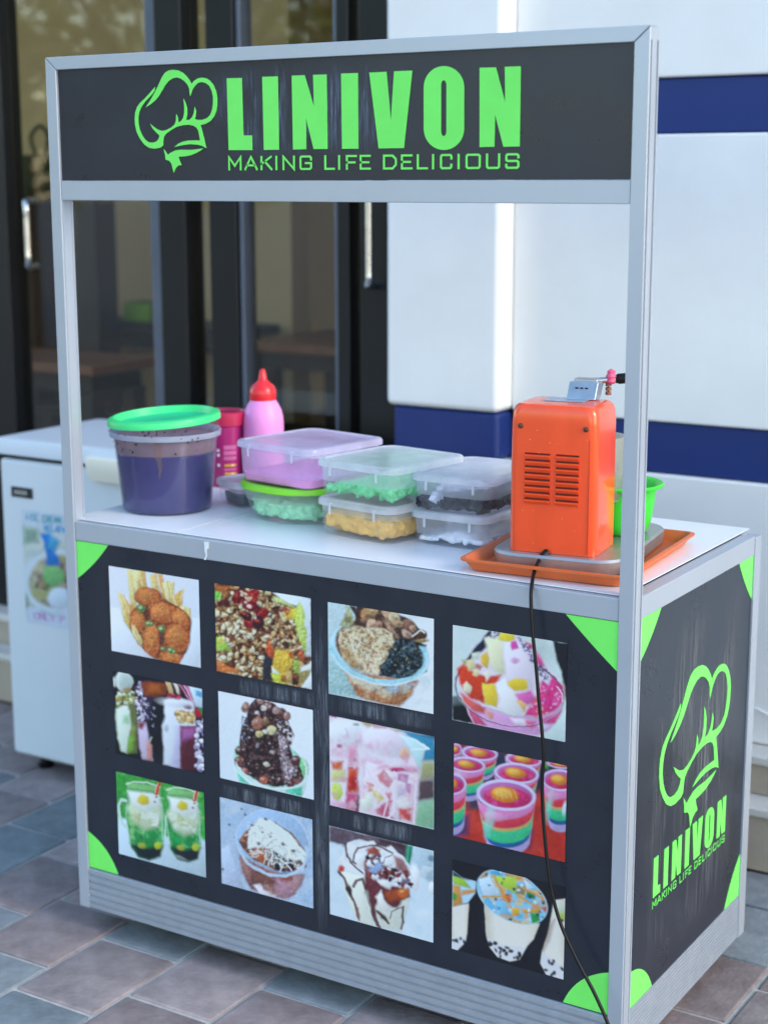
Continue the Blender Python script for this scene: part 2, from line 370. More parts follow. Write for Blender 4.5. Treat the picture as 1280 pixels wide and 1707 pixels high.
a = ray_plane(222, 515, 1, 2.62); b = ray_plane(266, 487, 1, 2.62)
gb = thing('napkin_box', 'lime green box standing on the dark table inside the shop', 'box', ((a.x + b.x) / 2, 2.62, .9715))
hw = (b.x - a.x) / 2; hh = b.z - a.z
MB().box(-hw, hw, -.06, .06, 0, hh).build('body', mat('lime_box', '#7fae2d', .5, var=(12, .1)), gb, bevel=.004)
MB().box(-hw * .8, hw * .8, -.045, .045, hh, hh + .004).build('slot_lid', mat('dark_green_box', '#4d7a22', .5, var=(12, .1)), gb, bevel=.001)
a = ray_plane(432, 430, 1, 3.05); b = ray_plane(432, 388, 1, 3.05)
lamp = thing('hanging_ornament', 'small orange ornament hanging inside the shop', 'ornament', (a.x, 3.05, a.z))
MB().lathe([(.02, 0), (.035, .02), (.04, .05), (.036, .08), (.02, .1), (.004, .105)], 20, cap0=True, cap1=True).build('body', mat('orange_cloth', '#a35a2e', .6, var=(20, .2)), lamp, smooth=60)
MB().tube([(0, 0, .1), (0, 0, 3.1 - a.z)], .003, 6).build('cord', M['idark'], lamp)

# ------------------------------------------------------------------ street trees standing across the pavement, seen only as reflections in the glass
LEAF = [mat('leaf_green', '#5f7a2e', .5, var=(3, .3), sss=.0), mat('leaf_yellow_green', '#8f9a3c', .5, var=(3, .3))]
BARK = mat('bark', '#5a4a3c', .9, var=(14, .3), bump=(30, .6))
def street_tree(x, y, h, r, seed, label):
    rg = random.Random(seed); t = thing('street_tree', label, 'tree', (x, y, -.02), rg.uniform(0, 6), 'street trees across the pavement')
    tr_ = MB().tube([(0, 0, 0), (.03, .02, h * .2), (-.04, .05, h * .45), (.02, 0, h * .8)], [.16, .12, .09, .03], 10)
    for k in range(7):
        a = k * 2.4 + rg.random(); z0 = h * rg.uniform(.3, .5); e = Vector((math.cos(a) * r * .75, math.sin(a) * r * .75, z0 + r * rg.uniform(.3, .9)))
        tr_.tube([(0, .03, z0), e * .5 + Vector((0, 0, z0 * .4)), e], [.06, .035, .012], 6)
    tr_.build('trunk', BARK, t, smooth=60)
    cl = []
    for _ in range(34):
        a, u = rg.uniform(0, 6.28), rg.random() ** .5; cl.append((math.cos(a) * r * u * .85, math.sin(a) * r * u * .85, h * .3 + (h * .7) * rg.random() ** .8, rg.uniform(.3, .62) * r * .6))
    mb = MB()
    for _ in range(5200):
        cx, cy, cz, cr = rg.choice(cl); d = Vector((rg.gauss(0, 1), rg.gauss(0, 1), rg.gauss(0, .8))).normalized() * cr * rg.uniform(.55, 1.05); s = rg.uniform(.05, .1)
        n = Vector((rg.gauss(0, 1), rg.gauss(0, 1), rg.gauss(.6, 1))).normalized(); a = n.orthogonal().normalized(); b = n.cross(a); c = Vector((cx, cy, cz)) + d
        mb.cur = 1 if rg.random() < .35 else 0; mb.add([c - a * s, c - b * s * .5, c + a * s, c + b * s * .5], [(0, 1, 2, 3)])
    mb.build('crown', LEAF, t)
street_tree(-5.6, -5.0, 5.0, 1.7, 1, 'broad yellow green street tree left of the camera, nearest the shop')
street_tree(-8.6, -6.4, 6.0, 2.1, 2, 'tall street tree left of the camera, farthest from the cart')
street_tree(-6.6, -9.0, 5.6, 2.0, 3, 'street tree behind the camera between the other two')

# ------------------------------------------------------------------ flat-cut lettering shared by sign and side panel
HAT1 = [(205,590),(270,490),(325,395),(375,290),(420,190),(460,130),(510,97),(570,88),(640,97),(700,128),(750,175),(790,230),(815,280),(845,240),(895,205),(950,193),(1010,202),(1060,232),(1105,290),(1140,370),(1157,460),(1157,550),(1145,640),(1115,715),(1065,775),(1000,812),(935,828),(955,900),(980,1000),(1010,1135),(960,1105),(900,1090),(800,1082),(700,1095),(585,1120),(640,1075),(700,1048),(770,1033),(850,1030),(930,1032),(920,970),(905,900),(880,860),(840,835),(780,823),(700,828),(620,850),(550,890),(480,940),(445,985),(437,1040),(435,1100),(400,1130),(320,1142),(250,1130),(185,1085),(130,1010),(85,920),(62,820),(58,740),(65,660),(90,585),(130,530),(190,475),(250,410),(300,350),(330,318),(325,360),(295,410),(250,460),(200,510),(150,580),(118,650),(105,730),(108,810),(125,890),(155,960),(195,1020),(240,1055),(300,1062),(350,1045),(378,1010),(390,968),(340,920),(300,875),(265,812),(310,850),(360,885),(420,905),(480,893),(540,862),(585,825),(605,785),(610,740),(612,680),(632,725),(640,795),(680,770),(705,730),(718,660),(718,580),(708,475),(735,530),(755,600),(757,680),(742,760),(790,755),(825,720),(845,670),(858,585),(875,640),(870,700),(858,748),(900,757),(960,757),(1020,735),(1065,690),(1090,620),(1102,540),(1102,450),(1085,370),(1050,300),(1005,265),(950,252),(900,265),(860,305),(830,350),(812,400),(797,438),(788,390),(785,340),(760,285),(720,240),(670,205),(620,190),(565,203),(510,240),(465,295),(425,365),(380,440),(330,500),(270,550)]
HAT2 = [(445,1150),(468,1180),(498,1225),(540,1195),(600,1165),(680,1155),(800,1158),(900,1148),(972,1138),(940,1165),(880,1200),(800,1232),(720,1245),(640,1250),(655,1300),(682,1360),(640,1368),(605,1400),(578,1462),(565,1410),(550,1345),(520,1305),(470,1288),(465,1230)]
def plane_pts(pts, ox, oy, s):
    out = []
    for a, b in pts:
        q = ray_plane(ox + a / s, oy + b / s, 1, 0.0); out.append((q.x, q.z))
    return out
hat = [plane_pts(h, 215, 105, 8) for h in (HAT1, HAT2)]
def oval(cx, cy, hx, hy, end, n=10):
    o = []
    for sx, sy, a0 in ((1, -1, 0), (-1, -1, 90), (-1, 1, 180), (1, 1, 270)):
        for i in range(n + 1):
            a = R(a0 + 90 * i / n); ex = hx
            yy = (hy - end) * (-1 if a0 < 180 else 1) - end * math.sin(a)
            o.append((cx + ex * math.cos(a), cy + yy))
    return o
_o = oval(627, 418, 165, 345, 175); _i = oval(625.5, 419, 22.5, 229, 40)
half = len(_o) // 2
# ring cut open at the right so that it is one outline
RING = _o + [_o[0]] ; 
LET = [('L', 365, [(52,160),(175,157),(187,637),(258,637),(262,760),(68,760)]), ('I', 365, [(343,150),(470,146),(480,755),(357,757)]),
       ('N', 365, [(585,138),(690,135),(768,400),(760,132),(870,129),(878,750),(765,751),(702,490),(703,752),(596,755)]),
       ('I', 365, [(990,123),(1127,119),(1130,750),(998,751)]), ('V', 610, [(15,117),(155,110),(192,520),(218,106),(367,100),(298,747),(92,750)]),
       ('N', 610, [(920,77),(1053,74),(1130,370),(1127,70),(1257,65),(1248,740),(1115,742),(1047,470),(1040,742),(920,745)])]
LET = [(n, plane_pts(P, ox, 95, 4.923)) for n, ox, P in LET]
OO, OI = plane_pts(_o, 610, 95, 4.923), plane_pts(_i, 610, 95, 4.923)
# square up: same cap height for all letters
ZA, ZB = 1.5595, 1.681
def square(pts):
    z0 = min(p[1] for p in pts); z1 = max(p[1] for p in pts)
    return [(x, ZA + (z - z0) / (z1 - z0) * (ZB - ZA)) for x, z in pts]
LET = [(n, square(P)) for n, P in LET]
STROKES = {'M': [[(0,0),(0,1),(.5,.28),(1,1),(1,0)]], 'A': [[(0,0),(.5,1),(1,0)],[(.2,.32),(.8,.32)]], 'K': [[(0,0),(0,1)],[(0,.42),(.95,1)],[(.34,.62),(1,0)]],
 'I': [[(0,0),(0,1)]], 'N': [[(0,0),(0,1),(1,0),(1,1)]], 'G': [[(1,.76),(1,.9),(.9,1),(.1,1),(0,.9),(0,.1),(.1,0),(.9,0),(1,.1),(1,.47),(.5,.47)]],
 'L': [[(0,1),(0,0),(1,0)]], 'F': [[(0,0),(0,1),(1,1)],[(0,.5),(.85,.5)]], 'E': [[(1,1),(0,1),(0,0),(1,0)],[(0,.5),(.85,.5)]],
 'D': [[(0,0),(0,1),(.72,1),(1,.72),(1,.28),(.72,0),(0,0)]], 'C': [[(1,.74),(1,.9),(.9,1),(.1,1),(0,.9),(0,.1),(.1,0),(.9,0),(1,.1),(1,.26)]],
 'O': [[(.1,0),(.9,0),(1,.1),(1,.9),(.9,1),(.1,1),(0,.9),(0,.1),(.1,0)]], 'U': [[(0,1),(0,.1),(.1,0),(.9,0),(1,.1),(1,1)]],
 'S': [[(1,.78),(1,.9),(.9,1),(.1,1),(0,.9),(0,.6),(.1,.51),(.9,.51),(1,.41),(1,.1),(.9,0),(.1,0),(0,.1),(0,.22)]]}
TAGL = [('M',365,65,172),('A',365,197,305),('K',365,330,425),('I',365,450,468),('N',365,510,610),('G',365,650,750),('L',365,853,938),('I',365,964,983),('F',365,1030,1118),('E',365,1143,1232),
        ('D',610,128,240),('E',610,275,368),('L',610,405,495),('I',610,528,547),('C',610,595,695),('I',610,737,757),('O',610,805,928),('U',610,972,1087),('S',610,1130,1245)]
TZ0, TZ1 = 1.5255, 1.5495; TW = .0034
def ribbon(mb, pts, w, f0, f1):
    """flat stroke of width w along pts with mitred corners, extruded between f0 and f1"""
    P = [Vector((a, b)) for a, b in pts]; closed = (P[0] - P[-1]).length < 1e-6; Lp, Rp = [], []
    if closed: P = P[:-1]
    n = len(P)
    for i in range(n):
        a = P[i - 1] if (i > 0 or closed) else None; c = P[(i + 1) % n] if (i < n - 1 or closed) else None
        d1 = (P[i] - a).normalized() if a is not None else (c - P[i]).normalized()
        d2 = (c - P[i]).normalized() if c is not None else d1
        n1 = Vector((-d1.y, d1.x)); n2 = Vector((-d2.y, d2.x)); m = (n1 + n2).normalized(); k = w / 2 / max(.45, m.dot(n1))
        e = Vector((0, 0))
        if a is None: e = -d1 * w / 2
        if c is None: e = d1 * w / 2
        Lp.append(P[i] + m * k + e); Rp.append(P[i] - m * k + e)
    loops = [[f0(*l), f0(*r), f1(*r), f1(*l)] for l, r in zip(Lp, Rp)]
    if closed: loops.append(loops[0])
    mb.loft(loops, not closed, not closed)
def lettering(parent_word, parent_tag, parent_hat, f, T, W, H, tw=TW):
    """f(depth) -> function of (a,b); T maps sign (x,z) of text to the plane; H maps the hat"""
    f0, f1 = f(0.0), f(.0011)
    for n, P in LET: MB().prism([T(*p) for p in P], f1, f0).build('letter', M['green'], parent_word)
    mb = MB(); N = len(OO); o = [T(*p) for p in OO]; i = [T(*p) for p in OI]
    loops = [[f1(*o[k]), f1(*i[k]), f0(*i[k]), f0(*o[k])] for k in range(N)]; loops.append(loops[0]); mb.loft(loops, False, False).build('letter', M['green'], parent_word)
    for ch, ox, a, b in TAGL:
        xa = ray_plane(ox + a / 4.923, 275, 1, 0).x; xb = ray_plane(ox + b / 4.923, 275, 1, 0).x; mb = MB()
        if ch == 'I': xa = xb = (xa + xb) / 2
        else: xa += TW / 2; xb -= TW / 2
        for st in STROKES[ch]:
            ribbon(mb, [T(xa + u * (xb - xa), TZ0 + TW / 2 + v * (TZ1 - TZ0 - TW)) for u, v in st], tw, f0, f1)
        mb.build('tagline_letter', M['green'], parent_tag)
    mb = MB()
    for h in hat: mb.prism([H(*p) for p in h], f1, f0)
    mb.build('chef_hat_logo', M['green'], parent_hat)

def film(name, m, parent, f, a0, a1, b0, b1, n=8):
    vs, fs, ed = [], [], []
    for j in range(n + 1):
        for i in range(n + 1):
            u, v = i / n, j / n; vs.append(f(a0 + (a1 - a0) * u, b0 + (b1 - b0) * v))
            ed.append(min(1, min(u, 1 - u) * 5) * min(1, min(v, 1 - v) * 5))
    for j in range(n):
        for i in range(n): k = j * (n + 1) + i; fs.append((k, k + 1, k + n + 2, k + n + 1))
    o = MB().add(vs, fs).build(name, m, parent)
    at = o.data.attributes.new('edge', 'FLOAT', 'POINT'); at.data.foreach_set('value', ed); return o

# ------------------------------------------------------------------ the food cart
CW, D, H0, H1, ZC0, ZC1, ZS0, ZS1, ZS2, HT, PWD, PDP = 1.2, .598, .05, .139, .8203, .857, 1.4725, 1.508, 1.708, 1.7316, .0263, .0314
cart = thing('food_cart', 'aluminium framed food cart with black sign, green lettering and food photos', 'food cart', (0, 0, 0))
G = .0004
def xz(y): return lambda a, b: (a, y, b)
def yz(x): return lambda a, b: (x, a, b)
MB().prism([(0, H0), (PWD, H0), (PWD, ZS2), (G * 2, HT - .001)], xz(0), xz(PDP)).build('post', M['alu'], cart, bevel=.0016)
MB().prism([(CW - PWD, H0), (CW, H0), (CW - G * 2, HT - .001), (CW - PWD, ZS2)], xz(0), xz(PDP)).build('post', M['alu'], cart, bevel=.0016)
for x in (0, CW - PWD): MB().box(x, x + PWD, D - PDP, D, H0, ZC1 - .003).build('post', M['alu'], cart, bevel=.0016)
# raised channel lips on the faces of the posts that look to the right
for x in (PWD, CW):
    for y0, y1 in ((.0035, .0075), (.027, .0305)):
        zt = ZS0 - .002 if x < 1 else HT - .02
        MB().box(x + .0001, x + .0014, y0, y1, ZC1 + .004 if x < 1 else H0 + .002, zt).build('post_lip', M['alu'], cart)
# sign
MB().prism([(G * 2, HT), (PWD + .001, ZS2 + G), (CW - PWD - .001, ZS2 + G), (CW - G * 2, HT)], xz(.0002), xz(PDP - .0003)).build('sign_top_rail', M['alu'], cart, bevel=.0014)
MB().box(PWD + G, CW - PWD - G, .0015, PDP - .0005, ZS0, ZS1).build('sign_bottom_rail', M['alu'], cart, bevel=.0014)
sgn = MB().box(PWD + G, CW - PWD - G, .0055, .012, ZS1 + G, ZS2).build('sign_panel', M['black'], cart)
lettering(sgn, sgn, sgn, lambda d: xz(.0053 - d), lambda x, z: (x, z), 1, lambda x, z: (x, z))
RES = residue('dried_glue_film', '#717c90', (230, 1, 14), .42, .7, (26, 1, 9))
film('glue_residue', RES, sgn, xz(.0052), .36, .80, 1.545, 1.70)
# counter
MB().box(PWD + G, CW - PWD - G, .0022, .03, ZC0, ZC1 + .0015).build('counter_front_rail', M['alu'], cart, bevel=.0018)
MB().box(PWD + G, CW - PWD - G, D - .03, D - .0015, ZC0, ZC1).build('counter_back_rail', M['alu'], cart, bevel=.0018)
MB().box(CW - .03, CW - .0018, PDP + G, D - PDP - G, ZC0, ZC1).build('counter_side_rail', M['alu'], cart, bevel=.0018)
MB().box(.0018, .03, PDP + G, D - PDP - G, ZC0, ZC1).build('counter_side_rail', M['alu'], cart, bevel=.0018)
ZTOP = .861
MB().box(.004, .2672, .014, D - .004, .8595, ZTOP).build('counter_panel', M['white_top'], cart, bevel=.0006)
MB().box(.2692, CW - .028, .014, D + .012, .8595, ZTOP).build('counter_panel', M['white_top'], cart, bevel=.0006)
MB().box(.2675, .2689, .0145, D - .005, .8592, .8604).build('panel_joint', M['badge'], cart)
MB().box(.03, CW - .03, .03, D - .03, .83, .8565).build('counter_board', M['dark'], cart)
# body panels
fp = MB().box(PWD + G, CW - PWD - G, .0045, .012, H1 + G, ZC0 - G).build('front_panel', M['black'], cart)
sp = MB().box(CW - .012, CW - .0045, PDP + G, D - PDP - G, H1 + G, ZC0 - G).build('side_panel', M['black'], cart)
MB().box(.0045, .012, PDP + G, D - PDP - G, H1 + G, ZC0 - G).build('side_panel', M['black'], cart)
MB().box(PWD + G, CW - PWD - G, D - .012, D - .0045, H1 + G, ZC0 - G).build('back_panel', M['black'], cart)
MB().box(.02, CW - .02, .02, D - .02, H0 + .012, H0 + .024).build('bottom_board', M['dark'], cart)
def ribbed(n, depth, z0, z1):
    """profile (outward depth, height) of the ribbed plinth strip, closed at the back"""
    pr = [(-.012, z0)]; h = (z1 - z0) / n
    for i in range(n):
        a = z0 + i * h
        pr += [(0, a + h * .06), (depth, a + h * .2), (depth, a + h * .72), (0, a + h * .86)]
    return pr + [(-.012, z1)]
pr = ribbed(6, .0038, H0, H1)
MB().prism(pr, lambda a, b: (PWD + G, .004 - a, b), lambda a, b: (CW - PWD - G, .004 - a, b)).build('plinth_strip', M['alu_rib'], cart)
MB().prism(pr, lambda a, b: (PWD + G, D - .004 + a, b), lambda a, b: (CW - PWD - G, D - .004 + a, b)).build('plinth_strip', M['alu_rib'], cart)
pr = ribbed(12, .0014, H0, H1)
MB().prism(pr, lambda a, b: (CW - .004 + a, PDP + G, b), lambda a, b: (CW - .004 + a, D - PDP - G, b)).build('plinth_strip', M['alu_rib'], cart)
MB().prism(pr, lambda a, b: (.004 - a, PDP + G, b), lambda a, b: (.004 - a, D - PDP - G, b)).build('plinth_strip', M['alu_rib'], cart)
for cx, cy in ((.13, .1), (1.09, .09), (.13, .5), (1.09, .5)):
    cst = MB().box(cx - .014, cx + .014, cy - .014, cy + .014, .046, .0615).build('caster', M['dullsteel'], cart, bevel=.002)
    w = MB().lathe([(.006, -.009), (.02, -.009), (.0235, -.006), (.0235, .006), (.02, .009), (.006, .009)], 24, cap0=True, cap1=True)
    w.xf(Matrix.Translation((cx, cy, .0225)) @ Matrix.Rotation(R(90), 4, 'Y')); w.build('wheel', M['rubber'], cst, smooth=40)
# green corner pieces: outline given as photograph pixels on the panel plane
def corner(parent, px, ax, v, f):
    pts = []
    for a, b in px:
        q = ray_plane(a, b, ax, v); pts.append(((q.x if ax == 1 else q.y), q.z))
    return pts
def arc(p, q, bul, n=10):
    out = []; p, q = Vector(p), Vector(q); d = q - p; nn = Vector((-d.y, d.x))
    for i in range(n + 1):
        t = i / n; out.append(tuple(p + d * t + nn * bul * 4 * t * (1 - t)))
    return out
xl, xr = PWD + .001, CW - PWD - .001; zt, zb = ZC0 - .0008, H1 + .0008
def P1(px, py): q = ray_plane(px, py, 1, .0045); return (q.x, q.z)
def P0(px, py): q = ray_plane(px, py, 0, CW - .0045); return (q.y, q.z)
yl, yr = PDP + .001, D - PDP - .001
pc = [arc((P1(181, 908)[0], zt), (xl, P1(128, 963)[1]), .035) + [(xl, zt)],
      arc((P1(943, 1028)[0], zt), (xr, P1(1031, 1120)[1]), -.01) + [(xr, zt)],
      arc((P1(198, 1453)[0], zb), (xl, P1(143, 1384)[1]), .1) + [(xl, zb)],
      arc((P1(938, 1674)[0], zb), (xr, P1(1018, 1622)[1]), .12) + [(xr, zb)]]
pc[2] = arc((P1(198, 1453)[0], zb), (xl, P1(143, 1384)[1]), -.1) + [(xl, zb)]
for P in pc: MB().prism(P, xz(.0038), xz(.0044)).build('green_corner', M['green'], fp)
ps = [arc((P0(1101, 1020)[0], zt), (yl, P0(1068, 1108)[1]), .04) + [(yl, zt)],
      arc((P0(1231, 943)[0], zt), (yr, P0(1257, 995)[1]), -.03) + [(yr, zt)],
      arc((P0(1085, 1652)[0], zb), (yl, P0(1054, 1616)[1]), -.14) + [(yl, zb)],
      arc((P0(1206, 1512)[0], zb), (yr, P0(1236, 1420)[1]), .06) + [(yr, zb)]]
for P in ps: MB().prism(P, yz(CW - .0038), yz(CW - .0044)).build('green_corner', M['green'], sp)
# logo on the side panel
TS = (.471 - .127) / (.983 - .418)
def TT(x, z): return (.127 + (x - .418) * TS, .306 + (z - 1.5595) * .072 / .1215)
def HH(x, z): return (.137 + (x - .208) * 1.786, .377 + (z - 1.522) * 1.67)
lettering(sp, sp, sp, lambda d: yz(CW - .0043 + d), TT, 1, HH, TW * .45)
RES2 = residue('scuffed_film', '#7b7e83', (1, 170, 5), .42, .72, (1, 9, 4))
film('scuff_marks', RES2, sp, yz(CW - .0042), .06, .53, .16, .80)
# residue of removed captions between the photos on the front
RES3 = residue('caption_residue', '#777d88', (300, 1, 20), .38, .68, (38, 1, 4))
for x0, x1, y0, y1 in ((372, 532, 1128, 1180), (548, 724, 1163, 1215), (366, 528, 1300, 1372), (548, 726, 1348, 1412), (523, 550, 1010, 1560)):
    a, b = P1(x0, (y0 + y1) / 2), P1(x1, (y0 + y1) / 2); c = (a[0] + b[0]) / 2
    if x1 - x0 > 60:
        sl = (b[1] - a[1])
        zc = (P1(x0, y0)[1] + P1(x1, y1)[1]) / 2; film('caption_residue', RES3, fp, xz(.0043), a[0], b[0], zc - .016, zc + .016)
    else: film('caption_residue', RES3, fp, xz(.0043), a[0], b[0], P1(x0, y1)[1], P1(x0, y0)[1])
# sticky tape scrap dangling from the rail
tp = [P1(x, y) for x, y in ((343, 902), (350, 903), (350, 914), (347, 916), (348, 926), (345, 933), (343, 932), (346, 925), (344, 917))]
tag(MB().prism(tp, xz(-.0004), xz(.0012)).build('tape_scrap', mat('white_tape', '#e3e6ea', .5, var=(40, .1))), 'torn scrap of white tape on the counter rail above the fries photo', 'tape')

# ------------------------------------------------------------------ printed food photos: flat prints painted as vertex colours
def lattice(seed, n=64): return np.random.RandomState(seed).rand(n, n)
def vnoise(X, Y, seed, octv=3):
    out = 0; amp = 1; tot = 0
    for o in range(octv):
        Lt = lattice(seed + o); x = X * 2 ** o; y = Y * 2 ** o
        i = np.floor(x).astype(int); j = np.floor(y).astype(int); fx = x - i; fy = y - j
        fx = fx * fx * (3 - 2 * fx); fy = fy * fy * (3 - 2 * fy); n = 64
        a = Lt[i % n, j % n]; b = Lt[(i + 1) % n, j % n]; c = Lt[i % n, (j + 1) % n]; d = Lt[(i + 1) % n, (j + 1) % n]
        out = out + amp * ((a * (1 - fx) + b * fx) * (1 - fy) + (c * (1 - fx) + d * fx) * fy); tot += amp; amp *= .55
    return out / tot
class Pic:
    def __init__(s, quad, ox, oy, sc, n=150, warp=1.0, tex=.3):
        A, B = [], []
        for (u, v), (x, y) in zip(((0, 0), (1, 0), (1, 1), (0, 1)), quad):
            A += [[u, v, 1, 0, 0, 0, -u * x, -v * x], [0, 0, 0, u, v, 1, -u * y, -v * y]]; B += [x, y]
        h = np.linalg.solve(np.array(A, float), np.array(B, float)); s.n = n
        u, v = np.meshgrid(np.linspace(0, 1, n), np.linspace(0, 1, n)); w = h[6] * u + h[7] * v + 1
        s.X = ((h[0] * u + h[1] * v + h[2]) / w - ox) * sc; s.Y = ((h[3] * u + h[4] * v + h[5]) / w - oy) * sc
        s.X0, s.Y0 = s.X.copy(), s.Y.copy(); sd = int(quad[0][0])      # uneven hand: every outline wavers a little
        for sc_, am in ((95, 8), (42, 5), (19, 2)):
            s.X = s.X + (vnoise(s.X0 / sc_ + 3, s.Y0 / sc_ + 7, sd + int(sc_), 1) - .5) * 2 * am * warp
            s.Y = s.Y + (vnoise(s.X0 / sc_ + 13, s.Y0 / sc_ + 1, sd + 50 + int(sc_), 1) - .5) * 2 * am * warp
        s.C = np.zeros((n, n, 3)); s.quad = quad; s.msk = None; s.vol = .3; s.tex = tex
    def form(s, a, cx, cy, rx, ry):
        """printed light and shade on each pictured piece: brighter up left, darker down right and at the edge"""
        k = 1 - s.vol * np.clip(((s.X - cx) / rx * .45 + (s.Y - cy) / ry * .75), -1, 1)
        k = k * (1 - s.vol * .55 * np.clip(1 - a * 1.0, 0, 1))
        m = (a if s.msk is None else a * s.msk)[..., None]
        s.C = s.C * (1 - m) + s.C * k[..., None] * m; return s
    def put(s, a, col):
        if s.msk is not None: a = a * s.msk
        s.C = s.C * (1 - a[..., None]) + np.array(lin(col)) * a[..., None]; return s
    def bg(s, col): return s.put(np.ones_like(s.X), col)
    def grad(s, c0, c1, x0, y0, x1, y1, al=1):
        t = np.clip(((s.X - x0) * (x1 - x0) + (s.Y - y0) * (y1 - y0)) / ((x1 - x0) ** 2 + (y1 - y0) ** 2), 0, 1)
        s.put(np.full_like(t, al), c0); return s.put(t * al, c1)
    def am_e(s, cx, cy, rx, ry, rot=0, soft=10):
        c, d = math.cos(R(rot)), math.sin(R(rot)); dx, dy = s.X - cx, s.Y - cy
        r = np.sqrt(((dx * c + dy * d) / rx) ** 2 + ((-dx * d + dy * c) / ry) ** 2)
        return np.clip((1 - r) * min(rx, ry) / soft + .5, 0, 1)
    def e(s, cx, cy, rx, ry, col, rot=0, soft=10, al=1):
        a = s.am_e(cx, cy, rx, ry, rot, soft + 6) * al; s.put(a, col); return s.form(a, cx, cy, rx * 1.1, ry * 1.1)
    def ring(s, cx, cy, rx, ry, w, col, rot=0, soft=8, al=1, y0=None):
        a = s.am_e(cx, cy, rx, ry, rot, soft) * (1 - s.am_e(cx, cy, rx - w, ry - w, rot, soft))
        if y0 is not None: a = a * np.clip((s.Y - y0) / 30, 0, 1)
        return s.put(a * al, col)
    def am_p(s, pts, soft=9):
        x, y = s.X, s.Y; ins = np.zeros(x.shape, bool); d = np.full(x.shape, 1e9); n = len(pts)
        for i in range(n):
            (ax, ay), (bx, by) = pts[i], pts[(i + 1) % n]
            cond = ((ay > y) != (by > y)); t = (bx - ax) * (y - ay) / ((by - ay) if by != ay else 1e-9) + ax
            ins ^= cond & (x < t); ex, ey = bx - ax, by - ay
            k = np.clip(((x - ax) * ex + (y - ay) * ey) / max(ex * ex + ey * ey, 1e-9), 0, 1)
            d = np.minimum(d, np.hypot(x - ax - k * ex, y - ay - k * ey))
        return np.clip(np.where(ins, d, -d) / soft + .5, 0, 1)
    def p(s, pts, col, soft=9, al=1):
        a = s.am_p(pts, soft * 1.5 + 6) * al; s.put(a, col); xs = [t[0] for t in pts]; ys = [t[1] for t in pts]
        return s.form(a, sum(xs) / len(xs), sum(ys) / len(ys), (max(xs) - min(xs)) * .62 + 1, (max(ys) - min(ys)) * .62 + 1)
    def l(s, pts, w, col, soft=8, al=1):
        d = np.full(s.X.shape, 1e9)
        for (ax, ay), (bx, by) in zip(pts, pts[1:]):
            ex, ey = bx - ax, by - ay; k = np.clip(((s.X - ax) * ex + (s.Y - ay) * ey) / max(ex * ex + ey * ey, 1e-9), 0, 1)
            d = np.minimum(d, np.hypot(s.X - ax - k * ex, s.Y - ay - k * ey))
        return s.put(np.clip((w / 2 - d) / soft + .5, 0, 1) * al, col)
    def nz(s, mask, cols, scale, seed, thr=.5, hard=6, al=1):
        """noise blotches of each colour inside mask"""
        for k, c in enumerate(cols):
            v = vnoise(s.X / scale, s.Y / scale, seed + 17 * k); s.put(np.clip((v - thr) * hard, 0, 1) * mask * al, c)
        return s
    def spots(s, mask, n, r0, r1, cols, seed, asp=1.4, soft=9, al=1, shade=None):
        rg = random.Random(seed); idx = np.argwhere(mask > .5)
        if not len(idx): return s
        for _ in range(n):
            i, j = idx[rg.randrange(len(idx))]; r = rg.uniform(r0, r1); ro = rg.uniform(0, 180); x, y = s.X[i, j], s.Y[i, j]
            a = rg.uniform(1, asp)
            if shade: s.e(x + r * .2, y + r * .3, r * a * 1.12, r / a * 1.15, shade, ro, soft, al * .8)
            s.e(x, y, r * a, r / a, rg.choice(cols), ro, soft, al)
            if shade: s.e(x - r * .25, y - r * .3, r * .35, r * .25, '#f4e6d2', ro, soft, al * .5)
        return s
    def build(s, y=.0036):
        P = [P1(*q) for q in s.quad]
        x0 = (P[0][0] + P[3][0]) / 2; x1 = (P[1][0] + P[2][0]) / 2; z1 = (P[0][1] + P[1][1]) / 2; z0 = (P[2][1] + P[3][1]) / 2
        return s.mesh('food_photo', fp, lambda u, v: (x0 + (x1 - x0) * u, y, z1 + (z0 - z1) * v))
    def mesh(s, name, parent, f):
        n = s.n; vs = [f(i / (n - 1), j / (n - 1)) for j in range(n) for i in range(n)]
        fs = [(j * n + i, (j + 1) * n + i, (j + 1) * n + i + 1, j * n + i + 1) for j in range(n - 1) for i in range(n - 1)]
        me = bpy.data.meshes.new(name); me.from_pydata(vs, [], fs); me.materials.append(M['print'])
        at = me.color_attributes.new('Col', 'FLOAT_COLOR', 'POINT')
        X, Y = s.X0, s.Y0; sd = int(abs(X[0, 0]) * 7 + abs(Y[-1, -1])) % 900
        lum = s.C.mean(axis=2); wt = np.clip(1.2 - lum * 1.35, .06, 1) * np.clip(lum * 14, 0, 1) * (.3 + .7 * s.tex)
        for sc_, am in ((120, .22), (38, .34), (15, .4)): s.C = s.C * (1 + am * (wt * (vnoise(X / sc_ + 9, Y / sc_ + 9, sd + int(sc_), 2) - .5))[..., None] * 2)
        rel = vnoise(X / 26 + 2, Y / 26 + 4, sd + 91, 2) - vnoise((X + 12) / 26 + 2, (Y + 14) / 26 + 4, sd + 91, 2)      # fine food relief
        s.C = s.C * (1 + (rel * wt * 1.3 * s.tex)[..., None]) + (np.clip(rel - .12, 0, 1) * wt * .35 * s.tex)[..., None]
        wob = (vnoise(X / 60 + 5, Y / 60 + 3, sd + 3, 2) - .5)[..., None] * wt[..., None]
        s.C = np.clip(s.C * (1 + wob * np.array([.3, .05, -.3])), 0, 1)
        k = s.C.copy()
        k[1:-1, 1:-1] = .5 * s.C[1:-1, 1:-1] + .125 * (s.C[:-2, 1:-1] + s.C[2:, 1:-1] + s.C[1:-1, :-2] + s.C[1:-1, 2:]); s.C = k
